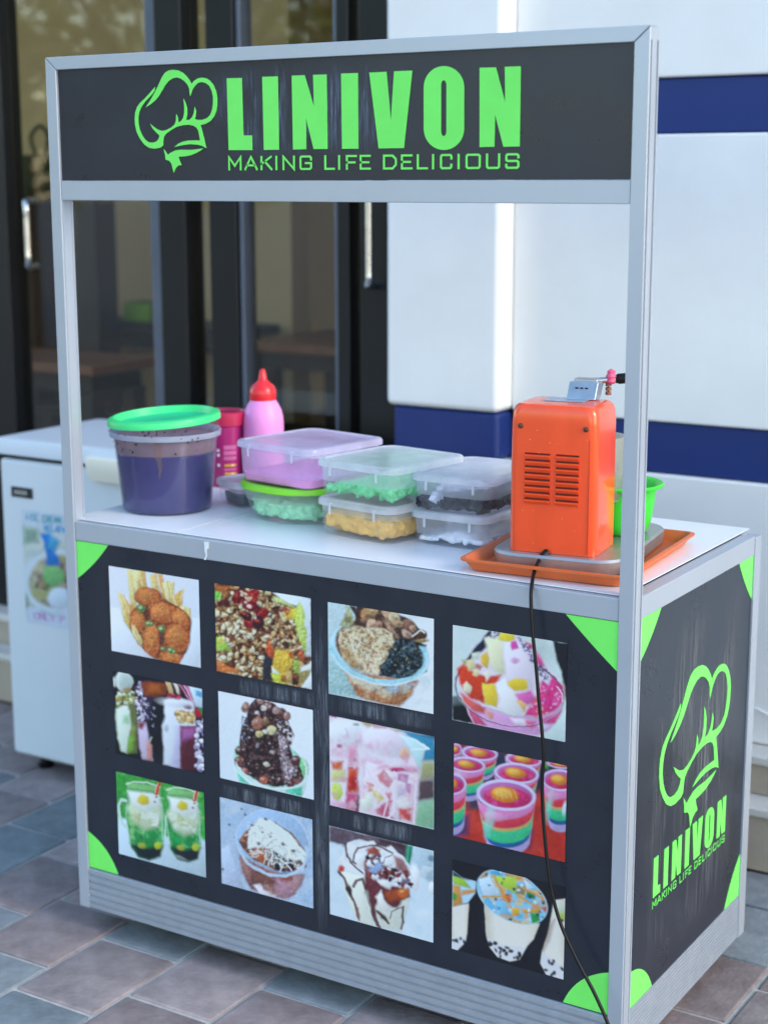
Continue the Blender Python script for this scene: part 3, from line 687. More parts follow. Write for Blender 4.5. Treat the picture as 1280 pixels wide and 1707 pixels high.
        c = np.ones((n * n, 4)); c[:, :3] = np.clip(s.C.reshape(-1, 3), 0, 1) * .86; at.data.foreach_set('color', c.ravel())
        o = bpy.data.objects.new(name, me); COL.objects.link(o); o.parent = parent; return o
INK = '#1b1d25'

# 1 croquettes and fries in a bowl
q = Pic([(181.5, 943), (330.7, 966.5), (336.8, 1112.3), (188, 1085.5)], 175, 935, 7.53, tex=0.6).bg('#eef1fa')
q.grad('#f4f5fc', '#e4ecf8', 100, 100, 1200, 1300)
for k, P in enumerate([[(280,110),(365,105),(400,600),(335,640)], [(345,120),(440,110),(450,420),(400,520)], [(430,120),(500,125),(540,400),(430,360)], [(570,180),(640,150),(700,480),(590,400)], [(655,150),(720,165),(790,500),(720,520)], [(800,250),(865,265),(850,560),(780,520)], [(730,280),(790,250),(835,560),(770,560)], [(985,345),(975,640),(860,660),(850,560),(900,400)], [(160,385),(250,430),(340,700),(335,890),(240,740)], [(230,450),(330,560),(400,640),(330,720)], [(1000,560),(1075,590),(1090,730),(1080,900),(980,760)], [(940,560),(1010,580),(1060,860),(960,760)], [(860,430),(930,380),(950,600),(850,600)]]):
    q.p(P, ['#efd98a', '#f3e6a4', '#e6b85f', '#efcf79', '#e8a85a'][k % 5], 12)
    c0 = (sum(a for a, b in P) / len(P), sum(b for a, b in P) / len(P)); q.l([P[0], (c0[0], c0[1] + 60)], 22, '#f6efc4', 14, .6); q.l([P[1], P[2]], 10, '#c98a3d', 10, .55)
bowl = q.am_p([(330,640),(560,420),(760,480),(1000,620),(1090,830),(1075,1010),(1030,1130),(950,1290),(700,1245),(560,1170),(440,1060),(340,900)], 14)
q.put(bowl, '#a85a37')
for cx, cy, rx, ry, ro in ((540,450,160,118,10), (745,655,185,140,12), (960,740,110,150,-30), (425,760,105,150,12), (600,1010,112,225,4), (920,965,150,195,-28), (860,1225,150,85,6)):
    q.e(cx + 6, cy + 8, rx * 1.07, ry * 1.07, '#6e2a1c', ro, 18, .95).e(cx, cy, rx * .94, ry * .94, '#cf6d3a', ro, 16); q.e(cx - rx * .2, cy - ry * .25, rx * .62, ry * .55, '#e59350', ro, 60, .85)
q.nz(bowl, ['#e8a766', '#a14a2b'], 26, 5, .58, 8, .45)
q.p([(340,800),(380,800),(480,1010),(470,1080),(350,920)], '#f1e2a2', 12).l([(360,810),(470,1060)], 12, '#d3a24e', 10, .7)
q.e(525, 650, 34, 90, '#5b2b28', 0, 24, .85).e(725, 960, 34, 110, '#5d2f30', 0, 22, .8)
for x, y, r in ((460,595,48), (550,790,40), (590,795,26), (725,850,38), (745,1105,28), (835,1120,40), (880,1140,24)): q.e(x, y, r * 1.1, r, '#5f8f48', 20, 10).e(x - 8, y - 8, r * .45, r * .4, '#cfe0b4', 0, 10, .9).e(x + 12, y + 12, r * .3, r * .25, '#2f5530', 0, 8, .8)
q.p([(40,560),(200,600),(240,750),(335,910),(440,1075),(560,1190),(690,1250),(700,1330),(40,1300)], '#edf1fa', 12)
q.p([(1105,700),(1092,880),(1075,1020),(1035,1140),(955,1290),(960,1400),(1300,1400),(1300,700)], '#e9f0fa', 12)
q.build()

# 2 fried noodle dish with nuts, chilli and cucumber
q = Pic([(357.3, 971), (517.4, 997.3), (521.3, 1150), (363, 1118.2)], 350, 960, 7.11, tex=0.8).bg('#5a2c22')
al = np.ones_like(q.X); q.nz(al, ['#8a4a2c', '#b67a44', '#3a1c1c', '#d8b27a'], 60, 3, .56, 7, .9)
nuts = q.am_p([(60,360),(380,100),(760,200),(1000,380),(1080,600),(1100,900),(640,900),(620,1230),(150,1150),(60,880)], 30)
q.spots(nuts, 330, 13, 34, ['#e9d3a0', '#d9b074', '#f4e8c8', '#b98a52', '#efdcb0', '#8a4f2e'], 4, 1.6, 8, 1, '#4a2319')
for x, y, rx, ry, c in ((420,250,150,80,'#8c1220'), (500,250,70,110,'#a51d24'), (330,260,70,70,'#7d0f1e'), (610,440,75,75,'#9a1620'), (470,560,75,60,'#8a1422'), (480,360,120,60,'#7a0e1c'), (430,470,70,50,'#3a1420'), (580,560,70,80,'#3d1a24')):
    q.e(x, y, rx, ry, c, 20, 16).e(x - 15, y - 20, rx * .4, ry * .25, '#d6503f', 20, 12, .8)
q.spots(q.am_e(420, 230, 60, 90), 18, 8, 20, ['#e9c9a0', '#f3e4cc'], 9)
q.e(460, 360, 30, 22, '#f6d9d3', 30, 8).e(540, 505, 16, 14, '#f6d9d3', 0, 8)
q.p([(740,190),(840,180),(1190,265),(1210,950),(1130,960),(1140,700),(1080,360),(900,330)], '#e8f1f6', 16)
q.p([(740,240),(830,260),(1000,360),(1010,390),(860,340),(760,290)], '#c9d88a', 10)
q.p([(990,420),(1060,290),(1115,420),(1150,800),(1140,940),(1040,700)], '#c8dc62', 14).p([(1060,300),(1085,420),(1100,760),(1060,720)], '#e6ee9a', 14, .8)
q.p([(880,420),(1010,380),(1000,520),(900,500)], '#e9d24c', 12).p([(830,380),(960,400),(930,490)], '#c04a38', 12, .8)
q.p([(60,160),(130,150),(130,280),(60,290)], '#7fd65a', 14).p([(60,90),(260,120),(150,180),(60,170)], '#c9743c', 14).p([(90,290),(240,270),(250,370),(80,360)], '#5a1f1c', 18)
q.p([(85,720),(150,715),(250,880),(110,880),(85,840)], '#b8e35a', 14).p([(95,740),(150,730),(190,800),(110,800)], '#dfd070', 12)
q.p([(90,980),(190,1050),(380,1130),(340,1150),(95,1120)], '#dd7d3d', 14)
q.p([(700,740),(660,900),(740,990),(770,900)], '#d25a34', 12)
q.p([(640,900),(760,1000),(720,1110),(760,1250),(640,1230)], '#2b2f3b', 20)
q.p([(780,880),(960,880),(1000,960),(930,1170),(860,1180),(740,1120)], '#e3bb45', 14).p([(740,1080),(860,1180),(740,1170)], '#f3efdc', 10).p([(920,900),(990,910),(985,1000)], '#cf5a2c', 12)
q.p([(730,1160),(900,1170),(920,1280),(770,1260)], '#c9d44c', 12).e(880, 1215, 40, 40, '#a8602c', 0, 12).p([(900,1150),(970,1120),(980,1250),(920,1250)], '#d9b06a', 12)
q.p([(990,1000),(1060,980),(1080,1180),(1000,1140)], '#9fb64e', 14).p([(1080,850),(1140,950),(1110,1020),(1030,940)], '#c8623a', 12).p([(1090,1080),(1220,1010),(1220,1120),(1070,1140)], '#f2f4ea', 14).p([(1070,1140),(1220,1110),(1120,1310),(1060,1300)], '#a08f5a', 14).p([(1160,1230),(1220,1120),(1240,1360),(1090,1330)], '#eef4f4', 12)
q.build()

# 3 bowl of brown topping and dark seaweed with mushrooms
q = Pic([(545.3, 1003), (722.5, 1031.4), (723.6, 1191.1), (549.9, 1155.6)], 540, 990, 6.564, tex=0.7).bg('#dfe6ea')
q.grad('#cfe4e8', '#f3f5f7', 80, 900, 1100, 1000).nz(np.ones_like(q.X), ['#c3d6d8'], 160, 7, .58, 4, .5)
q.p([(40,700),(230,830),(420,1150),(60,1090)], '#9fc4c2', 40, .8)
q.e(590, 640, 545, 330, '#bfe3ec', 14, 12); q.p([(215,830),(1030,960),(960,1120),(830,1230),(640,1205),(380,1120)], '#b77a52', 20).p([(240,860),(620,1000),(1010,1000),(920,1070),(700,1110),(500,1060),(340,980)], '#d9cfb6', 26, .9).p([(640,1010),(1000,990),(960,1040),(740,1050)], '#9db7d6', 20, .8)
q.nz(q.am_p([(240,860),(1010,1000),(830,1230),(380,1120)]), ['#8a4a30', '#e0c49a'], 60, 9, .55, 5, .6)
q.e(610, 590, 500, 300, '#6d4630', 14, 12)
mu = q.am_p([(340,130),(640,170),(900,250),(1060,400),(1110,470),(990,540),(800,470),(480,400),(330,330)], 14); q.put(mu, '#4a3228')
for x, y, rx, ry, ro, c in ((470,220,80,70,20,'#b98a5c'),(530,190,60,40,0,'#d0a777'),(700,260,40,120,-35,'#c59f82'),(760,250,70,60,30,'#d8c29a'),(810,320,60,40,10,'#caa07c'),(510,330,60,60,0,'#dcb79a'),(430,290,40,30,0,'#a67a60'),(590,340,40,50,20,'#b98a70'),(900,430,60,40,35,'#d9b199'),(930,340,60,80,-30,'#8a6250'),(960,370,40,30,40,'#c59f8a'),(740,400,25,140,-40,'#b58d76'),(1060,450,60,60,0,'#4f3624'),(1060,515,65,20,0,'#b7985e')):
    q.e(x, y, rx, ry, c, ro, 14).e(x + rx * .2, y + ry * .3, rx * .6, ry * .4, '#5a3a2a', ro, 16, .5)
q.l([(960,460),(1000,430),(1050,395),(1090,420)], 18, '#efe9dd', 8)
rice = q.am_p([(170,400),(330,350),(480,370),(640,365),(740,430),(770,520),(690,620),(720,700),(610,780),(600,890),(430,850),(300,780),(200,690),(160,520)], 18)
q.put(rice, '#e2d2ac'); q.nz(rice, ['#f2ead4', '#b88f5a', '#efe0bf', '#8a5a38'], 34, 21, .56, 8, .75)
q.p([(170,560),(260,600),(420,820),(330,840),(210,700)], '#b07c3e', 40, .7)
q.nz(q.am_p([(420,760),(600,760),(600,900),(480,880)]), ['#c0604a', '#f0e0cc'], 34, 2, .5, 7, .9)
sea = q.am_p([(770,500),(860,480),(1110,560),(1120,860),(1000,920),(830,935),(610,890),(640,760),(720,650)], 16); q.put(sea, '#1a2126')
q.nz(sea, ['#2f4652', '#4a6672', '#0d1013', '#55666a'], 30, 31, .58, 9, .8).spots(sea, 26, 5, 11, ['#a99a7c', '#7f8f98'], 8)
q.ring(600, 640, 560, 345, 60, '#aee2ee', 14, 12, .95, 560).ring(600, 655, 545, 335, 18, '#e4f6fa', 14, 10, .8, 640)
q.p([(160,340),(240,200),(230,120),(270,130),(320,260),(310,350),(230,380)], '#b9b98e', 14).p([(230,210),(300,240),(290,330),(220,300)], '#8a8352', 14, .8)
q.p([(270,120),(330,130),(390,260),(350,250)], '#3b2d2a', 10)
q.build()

# 4 shaved-ice dessert with fruit in a glass bowl
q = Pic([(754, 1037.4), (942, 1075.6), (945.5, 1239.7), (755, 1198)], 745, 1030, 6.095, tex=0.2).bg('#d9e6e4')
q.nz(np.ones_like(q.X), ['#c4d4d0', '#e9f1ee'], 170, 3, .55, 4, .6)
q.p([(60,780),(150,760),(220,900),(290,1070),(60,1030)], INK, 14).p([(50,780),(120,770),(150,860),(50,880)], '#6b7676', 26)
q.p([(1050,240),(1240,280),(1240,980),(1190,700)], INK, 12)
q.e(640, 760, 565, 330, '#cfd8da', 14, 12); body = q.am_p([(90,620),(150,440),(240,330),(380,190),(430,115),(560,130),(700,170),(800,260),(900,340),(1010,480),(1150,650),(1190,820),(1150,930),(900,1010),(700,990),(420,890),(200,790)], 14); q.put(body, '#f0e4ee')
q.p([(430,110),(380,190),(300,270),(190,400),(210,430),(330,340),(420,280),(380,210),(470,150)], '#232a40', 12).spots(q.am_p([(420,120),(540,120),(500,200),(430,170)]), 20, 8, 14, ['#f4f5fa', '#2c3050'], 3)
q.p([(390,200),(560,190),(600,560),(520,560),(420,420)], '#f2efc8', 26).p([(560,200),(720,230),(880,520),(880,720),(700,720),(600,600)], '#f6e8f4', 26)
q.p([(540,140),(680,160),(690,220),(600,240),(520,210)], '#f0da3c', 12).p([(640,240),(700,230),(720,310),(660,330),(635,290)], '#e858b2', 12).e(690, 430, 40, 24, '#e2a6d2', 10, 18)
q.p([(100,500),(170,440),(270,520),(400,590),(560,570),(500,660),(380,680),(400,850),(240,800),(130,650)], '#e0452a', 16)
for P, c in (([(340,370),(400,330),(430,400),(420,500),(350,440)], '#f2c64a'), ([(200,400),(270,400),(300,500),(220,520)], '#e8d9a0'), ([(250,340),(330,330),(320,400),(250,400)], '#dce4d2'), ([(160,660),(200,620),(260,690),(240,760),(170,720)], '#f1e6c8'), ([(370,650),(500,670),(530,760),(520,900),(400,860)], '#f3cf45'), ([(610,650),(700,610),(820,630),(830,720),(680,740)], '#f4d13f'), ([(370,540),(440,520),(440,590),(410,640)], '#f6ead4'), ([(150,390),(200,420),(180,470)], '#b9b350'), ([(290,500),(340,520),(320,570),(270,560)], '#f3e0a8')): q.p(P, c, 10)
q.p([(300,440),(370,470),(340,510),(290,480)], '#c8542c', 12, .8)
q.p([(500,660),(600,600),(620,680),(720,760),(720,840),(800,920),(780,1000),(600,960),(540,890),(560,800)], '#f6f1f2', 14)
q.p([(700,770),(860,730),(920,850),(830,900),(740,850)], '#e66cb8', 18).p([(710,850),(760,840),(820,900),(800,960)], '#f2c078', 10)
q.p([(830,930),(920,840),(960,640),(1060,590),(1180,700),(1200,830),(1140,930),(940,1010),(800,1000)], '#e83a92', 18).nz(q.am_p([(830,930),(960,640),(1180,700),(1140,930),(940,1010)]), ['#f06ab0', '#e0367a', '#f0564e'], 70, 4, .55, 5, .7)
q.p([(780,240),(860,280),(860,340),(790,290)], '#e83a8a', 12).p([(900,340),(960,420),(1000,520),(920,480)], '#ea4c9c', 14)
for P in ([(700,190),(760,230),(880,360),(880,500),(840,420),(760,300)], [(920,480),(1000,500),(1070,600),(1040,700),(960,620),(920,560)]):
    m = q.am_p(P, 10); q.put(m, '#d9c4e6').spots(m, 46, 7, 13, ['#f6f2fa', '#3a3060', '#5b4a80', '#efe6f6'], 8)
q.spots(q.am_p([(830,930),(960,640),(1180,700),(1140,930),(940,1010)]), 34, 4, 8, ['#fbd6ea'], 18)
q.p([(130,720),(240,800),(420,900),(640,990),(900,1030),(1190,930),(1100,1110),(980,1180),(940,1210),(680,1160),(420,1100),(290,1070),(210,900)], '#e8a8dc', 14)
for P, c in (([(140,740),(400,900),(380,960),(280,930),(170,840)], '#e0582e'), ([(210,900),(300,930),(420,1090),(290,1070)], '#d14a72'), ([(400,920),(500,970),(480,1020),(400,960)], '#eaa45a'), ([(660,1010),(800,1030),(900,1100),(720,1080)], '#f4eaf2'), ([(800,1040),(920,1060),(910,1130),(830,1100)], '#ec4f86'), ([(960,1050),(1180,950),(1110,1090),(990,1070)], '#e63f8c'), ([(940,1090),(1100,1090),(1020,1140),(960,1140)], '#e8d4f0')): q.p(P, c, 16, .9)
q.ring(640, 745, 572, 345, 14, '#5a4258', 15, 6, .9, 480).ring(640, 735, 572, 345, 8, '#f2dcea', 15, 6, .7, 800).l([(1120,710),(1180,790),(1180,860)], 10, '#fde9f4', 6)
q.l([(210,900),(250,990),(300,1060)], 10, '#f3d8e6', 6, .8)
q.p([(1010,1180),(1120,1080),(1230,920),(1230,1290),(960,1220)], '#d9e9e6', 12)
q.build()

# 5 mason-jar milkshakes on a dark ground
q = Pic([(190, 1121.5), (338, 1145), (340.7, 1288.5), (193.4, 1258)], 180, 1110, 7.53, tex=0.25).bg(INK)
q.nz(np.ones_like(q.X), ['#262a3c'], 200, 3, .5, 3, .6)
q.p([(110,500),(130,380),(330,350),(370,620),(370,1100),(250,1110),(170,1070),(120,900),(95,640)], '#6f7a44', 16)
q.p([(105,560),(250,480),(280,620),(290,800),(240,1105),(170,1070),(120,900)], '#e4f2e2', 18).p([(200,640),(260,630),(260,730),(200,720)], '#9fd6a0', 26, .8).p([(260,900),(340,880),(320,1050),(250,1110)], '#7fb043', 22).p([(300,720),(350,760),(340,900),(290,880)], '#8d9a4a', 22)
q.spots(q.am_p([(110,380),(250,300),(360,360),(350,480),(120,490)]), 60, 12, 26, ['#dfe7c6', '#a9b66a', '#6b5f3c', '#efeede', '#b5a24a'], 4)
q.e(215, 210, 108, 130, '#dfe9e4', -8, 16).e(230, 225, 80, 105, '#bccbc4', -8, 30, .8).e(250, 315, 50, 25, '#a98b54', -5, 16).e(95, 225, 26, 50, '#d8ded8', 0, 14)
q.p([(370,240),(420,200),(530,190),(560,420),(530,680),(370,700),(350,420)], '#3b3050', 16).spots(q.am_p([(370,240),(420,200),(470,200),(500,690),(370,700),(355,420)]), 110, 10, 22, ['#e6e0f2', '#b9a9cc', '#2a2240', '#f3eef6', '#6a4a60'], 14)
q.p([(410,225),(530,190),(760,220),(740,350),(600,395),(470,380)], '#8a3f22', 14).p([(520,220),(640,230),(680,330),(500,350)], '#b5602e', 26, .9)
q.p([(375,700),(480,720),(560,1180),(440,1170),(395,1020)], '#d8c6e0', 18).p([(490,940),(545,1000),(555,1185),(490,1180)], '#d6938c', 18).p([(380,710),(480,720),(430,800),(385,780)], '#8a3040', 22)
q.spots(q.am_p([(480,400),(600,500),(600,760),(500,760)]), 16, 4, 9, ['#b8b4c8'], 5).l([(545,900),(525,950)], 14, '#c9c4bc')
q.p([(705,420),(900,380),(1080,420),(1110,740),(910,740),(910,1270),(700,1230),(690,760),(720,620)], '#e9eef8', 16).p([(850,760),(910,750),(912,1270),(780,1240),(840,1000)], '#cfc3ea', 40, .8).e(740, 780, 26, 40, '#b3bcc0', 0, 16, .8)
q.p([(905,735),(1110,735),(1100,1290),(915,1275)], '#7a2a4a', 18).p([(915,760),(1110,750),(1080,860),(930,930)], '#b06aa8', 40, .9).p([(930,960),(1100,900),(1095,1290),(920,1280)], '#5a2430', 40)
q.spots(q.am_p([(850,540),(1090,570),(1090,690),(890,690)]), 90, 12, 26, ['#d6a55a', '#e9c98a', '#b98542', '#f1deb2', '#8a5a2e'], 6)
q.p([(730,180),(800,190),(830,350),(790,370)], '#d9b583', 10).p([(830,200),(880,205),(910,340),(870,330)], '#efe3d2', 10).p([(880,205),(930,215),(960,330),(910,330)], '#6a2030', 10)
q.p([(940,215),(1010,225),(1110,480),(1060,440)], '#d95a92', 10).l([(960,220),(1080,450)], 12, '#f3c6da').l([(900,210),(1040,420)], 12, '#eaa0c2', 8).p([(1010,230),(1200,260),(1200,520),(1110,480)], '#d4e8f6', 14).p([(1100,280),(1190,300),(1190,370),(1110,350)], '#5ab0dc', 14)
q.spots(q.am_p([(750,340),(920,360),(910,400),(760,390)]), 26, 10, 20, ['#b01f46', '#d8456a', '#8a1838'], 9).e(1010, 500, 55, 26, '#7a1f5a', 10, 12).e(860, 450, 200, 45, '#f4f3fa', 5, 40, .8)
q.p([(1100,500),(1190,520),(1190,640),(1110,620)], '#b8263c', 14).p([(1150,520),(1210,500),(1210,610)], '#3f8a4a', 14).spots(q.am_p([(1110,620),(1200,640),(1210,1320),(1110,1310),(1100,900)]), 60, 14, 34, ['#e9e2f2', '#a99bc4', '#2a2438', '#d9d0ea', '#f4f2f8', '#8a7aa8'], 3)
q.build()

# 6 chocolate shaved ice with nuts in a mint cup
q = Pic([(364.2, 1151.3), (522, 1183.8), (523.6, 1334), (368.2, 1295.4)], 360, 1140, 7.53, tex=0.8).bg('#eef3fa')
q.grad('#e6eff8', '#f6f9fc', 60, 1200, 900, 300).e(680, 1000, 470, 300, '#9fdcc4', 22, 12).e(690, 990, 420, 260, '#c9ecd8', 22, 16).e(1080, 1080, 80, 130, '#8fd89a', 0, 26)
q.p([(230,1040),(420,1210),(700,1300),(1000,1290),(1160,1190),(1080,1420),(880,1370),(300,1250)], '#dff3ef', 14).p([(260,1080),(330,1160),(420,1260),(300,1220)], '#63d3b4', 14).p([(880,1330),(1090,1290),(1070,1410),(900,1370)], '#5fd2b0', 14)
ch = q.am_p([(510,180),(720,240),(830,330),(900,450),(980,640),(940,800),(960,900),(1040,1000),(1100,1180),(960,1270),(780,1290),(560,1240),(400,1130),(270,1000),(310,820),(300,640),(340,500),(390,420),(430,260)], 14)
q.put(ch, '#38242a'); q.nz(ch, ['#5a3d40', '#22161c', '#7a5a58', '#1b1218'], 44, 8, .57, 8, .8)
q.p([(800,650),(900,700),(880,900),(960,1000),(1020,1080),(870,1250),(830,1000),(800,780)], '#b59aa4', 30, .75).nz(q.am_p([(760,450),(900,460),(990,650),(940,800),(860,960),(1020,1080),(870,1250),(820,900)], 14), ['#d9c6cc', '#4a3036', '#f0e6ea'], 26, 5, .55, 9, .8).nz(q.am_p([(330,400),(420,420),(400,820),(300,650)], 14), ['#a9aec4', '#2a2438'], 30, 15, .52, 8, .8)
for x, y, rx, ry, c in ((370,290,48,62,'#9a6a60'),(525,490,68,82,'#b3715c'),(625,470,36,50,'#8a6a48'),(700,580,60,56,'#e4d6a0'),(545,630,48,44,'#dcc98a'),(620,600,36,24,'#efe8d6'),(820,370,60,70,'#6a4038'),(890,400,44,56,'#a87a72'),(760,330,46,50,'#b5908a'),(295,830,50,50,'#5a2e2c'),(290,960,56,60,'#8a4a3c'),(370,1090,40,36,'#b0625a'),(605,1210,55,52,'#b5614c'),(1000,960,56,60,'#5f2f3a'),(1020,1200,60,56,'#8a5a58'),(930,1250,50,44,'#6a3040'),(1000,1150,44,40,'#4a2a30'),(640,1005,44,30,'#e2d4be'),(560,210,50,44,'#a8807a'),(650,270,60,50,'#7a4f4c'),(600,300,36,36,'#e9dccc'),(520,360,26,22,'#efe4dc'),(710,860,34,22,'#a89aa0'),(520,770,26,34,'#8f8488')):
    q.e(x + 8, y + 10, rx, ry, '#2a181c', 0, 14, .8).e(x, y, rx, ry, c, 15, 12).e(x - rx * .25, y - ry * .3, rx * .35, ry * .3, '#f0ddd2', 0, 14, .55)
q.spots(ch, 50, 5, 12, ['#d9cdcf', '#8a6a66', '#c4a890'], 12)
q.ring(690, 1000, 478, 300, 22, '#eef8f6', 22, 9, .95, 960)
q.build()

# 7 layered drinks in clear cups
q = Pic([(549.5, 1191.7), (723.9, 1228), (723.9, 1383.2), (550.6, 1341.6)], 545, 1185, 6.737, tex=0.12).bg('#f4e6f0')
q.p([(800,210),(1220,280),(1220,560),(1060,560),(1100,420)], '#3d93b8', 26).p([(820,220),(1000,240),(1220,330),(1220,290)], '#5a5360', 30, .8).p([(1060,560),(1220,560),(1220,760),(1040,780)], '#a8a878', 40).p([(1040,780),(1220,760),(1220,990),(1010,1030)], '#5c4a50', 40).p([(1010,1030),(1220,980),(1220,1350),(980,1290)], '#8fbf9a', 40)
q.p([(370,100),(540,140),(460,190)], '#b5a05a', 16).p([(520,140),(690,170),(650,235),(520,210)], '#b02048', 14).p([(690,180),(830,220),(770,260)], '#9a9448', 18).p([(30,40),(110,55),(100,80),(40,60)], '#b82a62', 10)
q.e(220, 240, 230, 150, '#f3f3f8', 10, 40).e(660, 340, 300, 150, '#f6e9f4', 18, 60).l([(120,120),(330,130),(440,220)], 20, '#fbfcfe', 14).l([(210,200),(240,250)], 12, '#b9c0cc', 10, .6).e(330, 150, 26, 14, '#9fb4ac', 0, 10)
q.p([(820,280),(1000,320),(1140,420),(1090,450),(1050,680),(1000,560),(900,380)], '#cdeef0', 20).l([(820,280),(1000,330),(1140,430)], 24, '#eefcfd', 10).l([(940,430),(1130,430)], 14, '#f6feff', 10)
q.e(870, 480, 60, 60, '#f2c8a0', 30, 20).p([(870,430),(930,520),(900,580),(820,510)], '#e8a092', 14, .8).e(140, 390, 30, 20, '#c03a72', 30, 10)
q.p([(50,560),(190,560),(160,660),(70,650)], '#d9682c', 16).p([(60,660),(200,650),(210,780),(60,780)], '#d8d884', 26).e(120, 900, 62, 100, '#cfe35c', 0, 16).p([(40,1000),(220,1030),(210,1100),(40,1060)], '#e6b6d2', 26)
q.p([(260,400),(340,390),(370,1130),(210,1100),(240,640)], '#e6a0b8', 18).p([(245,640),(350,650),(340,900),(230,900)], '#dd5a34', 24).e(290, 800, 45, 90, '#c82e2e', 10, 30).p([(225,920),(330,930),(330,1120),(215,1100)], '#c84a78', 20).nz(q.am_p([(250,540),(350,520),(350,650),(245,640)]), ['#6a4a52', '#f0d0d8'], 40, 3, .5, 7, .8)
q.p([(335,930),(372,940),(362,1135),(330,1125)], '#5a3a44', 10, .9).l([(420,620),(430,900)], 10, '#b58a96', 8, .7)
q.p([(440,560),(760,600),(1040,680),(1000,1270),(700,1210),(380,1130)], '#f2dfe8', 20).p([(440,540),(640,570),(560,640),(1030,700),(1050,640),(700,620)], '#eba2c2', 26, .8).e(790, 660, 90, 22, '#c03068', 3, 12)
for P, c in (([(570,720),(630,650),(740,790),(700,860),(600,790)], '#d9757e'), ([(800,700),(920,720),(900,800),(790,780)], '#b872a8'), ([(880,800),(940,820),(930,930),(880,890)], '#c07ab0'), ([(450,790),(530,830),(510,900),(460,910)], '#d8562e'), ([(500,850),(570,890),(640,980),(580,1040),(520,940)], '#e8cc66'), ([(660,900),(730,910),(710,1010),(660,960)], '#e0788a'), ([(540,1120),(690,1000),(740,1000),(700,1150),(760,1210),(560,1160)], '#c8456e'), ([(800,1090),(960,1090),(950,1230),(820,1210)], '#d8382e'), ([(790,830),(880,830),(880,930),(800,960)], '#cfc6d6'), ([(770,1000),(900,960),(960,1060),(800,1080)], '#efe6e2')): q.p(P, c, 14, .92)
q.l([(440,620),(540,790),(680,980),(640,1180)], 16, '#f6e6ee', 10).l([(760,680),(750,900),(760,1120),(690,1210)], 26, '#f4e8f0', 12).l([(1010,700),(990,1000),(985,1270)], 18, '#f7e2ea', 10)
q.e(450, 1020, 70, 90, '#eef2e2', 0, 40)
q.nz(q.am_p([(60,200),(700,300),(1040,640),(1000,1260),(60,1050)], 60), ['#fbe9f2', '#eeb0cc', '#ffffff', '#e892b4'], 95, 31, .56, 4, .45)
q.build()

# 8 rainbow jelly cups on a red cloth
q = Pic([(755.7, 1235.2), (943.8, 1278.3), (942.7, 1440), (757.3, 1390.7)], 745, 1225, 6.095, warp=.15, tex=0.1).bg('#c2362c')
q.nz(np.ones_like(q.X), ['#a82a2c', '#d6483a'], 130, 3, .52, 4, .7).p([(60,60),(560,170),(1220,320),(1220,500),(900,600),(60,560)], '#3a2f4a', 60).p([(380,110),(580,170),(560,330),(400,200)], '#2a3a52', 40).p([(980,270),(1040,285),(1020,360),(970,330)], '#4f9a3c', 12)
q.p([(200,560),(380,480),(380,760),(220,740)], '#3d3f52', 40).p([(640,1000),(880,960),(860,1170),(700,1160)], '#7a3a58', 40, .8).p([(60,880),(230,800),(220,1000),(70,1030)], '#5a3a6a', 40).e(110, 960, 34, 46, '#2c3fae', 0, 14)
def cup(cx, cy, rx, ry, h, k=1.0, lay=True):
    b = .72
    def sl(t0, t1, c, al=1):
        r0 = rx * (1 - (1 - b) * t0); r1 = rx * (1 - (1 - b) * t1); P = []
        for i in range(13): a = math.pi * i / 12; P.append((cx + r0 * math.cos(a) + h * .06 * t0, cy + h * t0 + ry * math.sin(a) * .92))
        for i in range(13): a = math.pi * (1 - i / 12); P.append((cx + r1 * math.cos(a) + h * .06 * t1, cy + h * t1 + ry * math.sin(a) * .9))
        q.p(P, c, 9, al)
    if lay:
        sl(0, 1, '#d8c6e6')
        for t0, t1, c in ((0, .24, '#e88ac2'), (.22, .44, '#dc3f52'), (.42, .52, '#d8b060'), (.48, .78, '#3fc48a'), (.74, .86, '#1f5f9a'), (.84, 1, '#b9a6d6')): sl(t0, t1, c)
        q.e(cx - rx * .55, cy + h * .55, rx * .16, h * .35, '#8ee8d8', 8, 30, .7).e(cx - rx * .4, cy + ry + h * .12, rx * .4, h * .1, '#f2b6dc', 8, 20, .6)
    q.e(cx, cy, rx, ry, '#d9b8e2', 8, 9).e(cx, cy + 4, rx * .9, ry * .84, '#b86aa6', 8, 10).e(cx + rx * .05, cy + ry * .16, rx * .8, ry * .66, '#d62e72', 8, 12).nz(q.am_e(cx, cy + ry * .2, rx * .75, ry * .6, 8), ['#e85a9c', '#c8283e'], 70, int(cx), .5, 5, .7)
    q.e(cx - rx * .05, cy - ry * .05, rx * .48, ry * .5, '#e8882e', 12, 12).e(cx - rx * .12, cy - ry * .15, rx * .32, ry * .3, '#f6bc58', 12, 16)
    for i in range(5): q.l([(cx - rx * .35 + i * rx * .15, cy - ry * .38), (cx - rx * .28 + i * rx * .16, cy + ry * .25)], 6, '#fbd88a', 6, .6 * k)
    q.ring(cx, cy, rx, ry, rx * .09, '#e2d2f2', 8, 7, .95)
cup(80, 130, 60, 60, 90, 0); cup(325, 175, 180, 75, 210, 0); cup(200, 290, 180, 78, 300, 0); cup(770, 250, 180, 70, 200, 0); cup(1140, 310, 130, 40, 80, 0, False); cup(700, 390, 225, 105, 250, 0)
cup(40, 480, 155, 110, 420, 0); cup(1140, 470, 180, 110, 430, 0); cup(600, 610, 300, 158, 470, 1)
q.e(1195, 760, 22, 70, '#cfe0ea', 10, 10)
q.build()

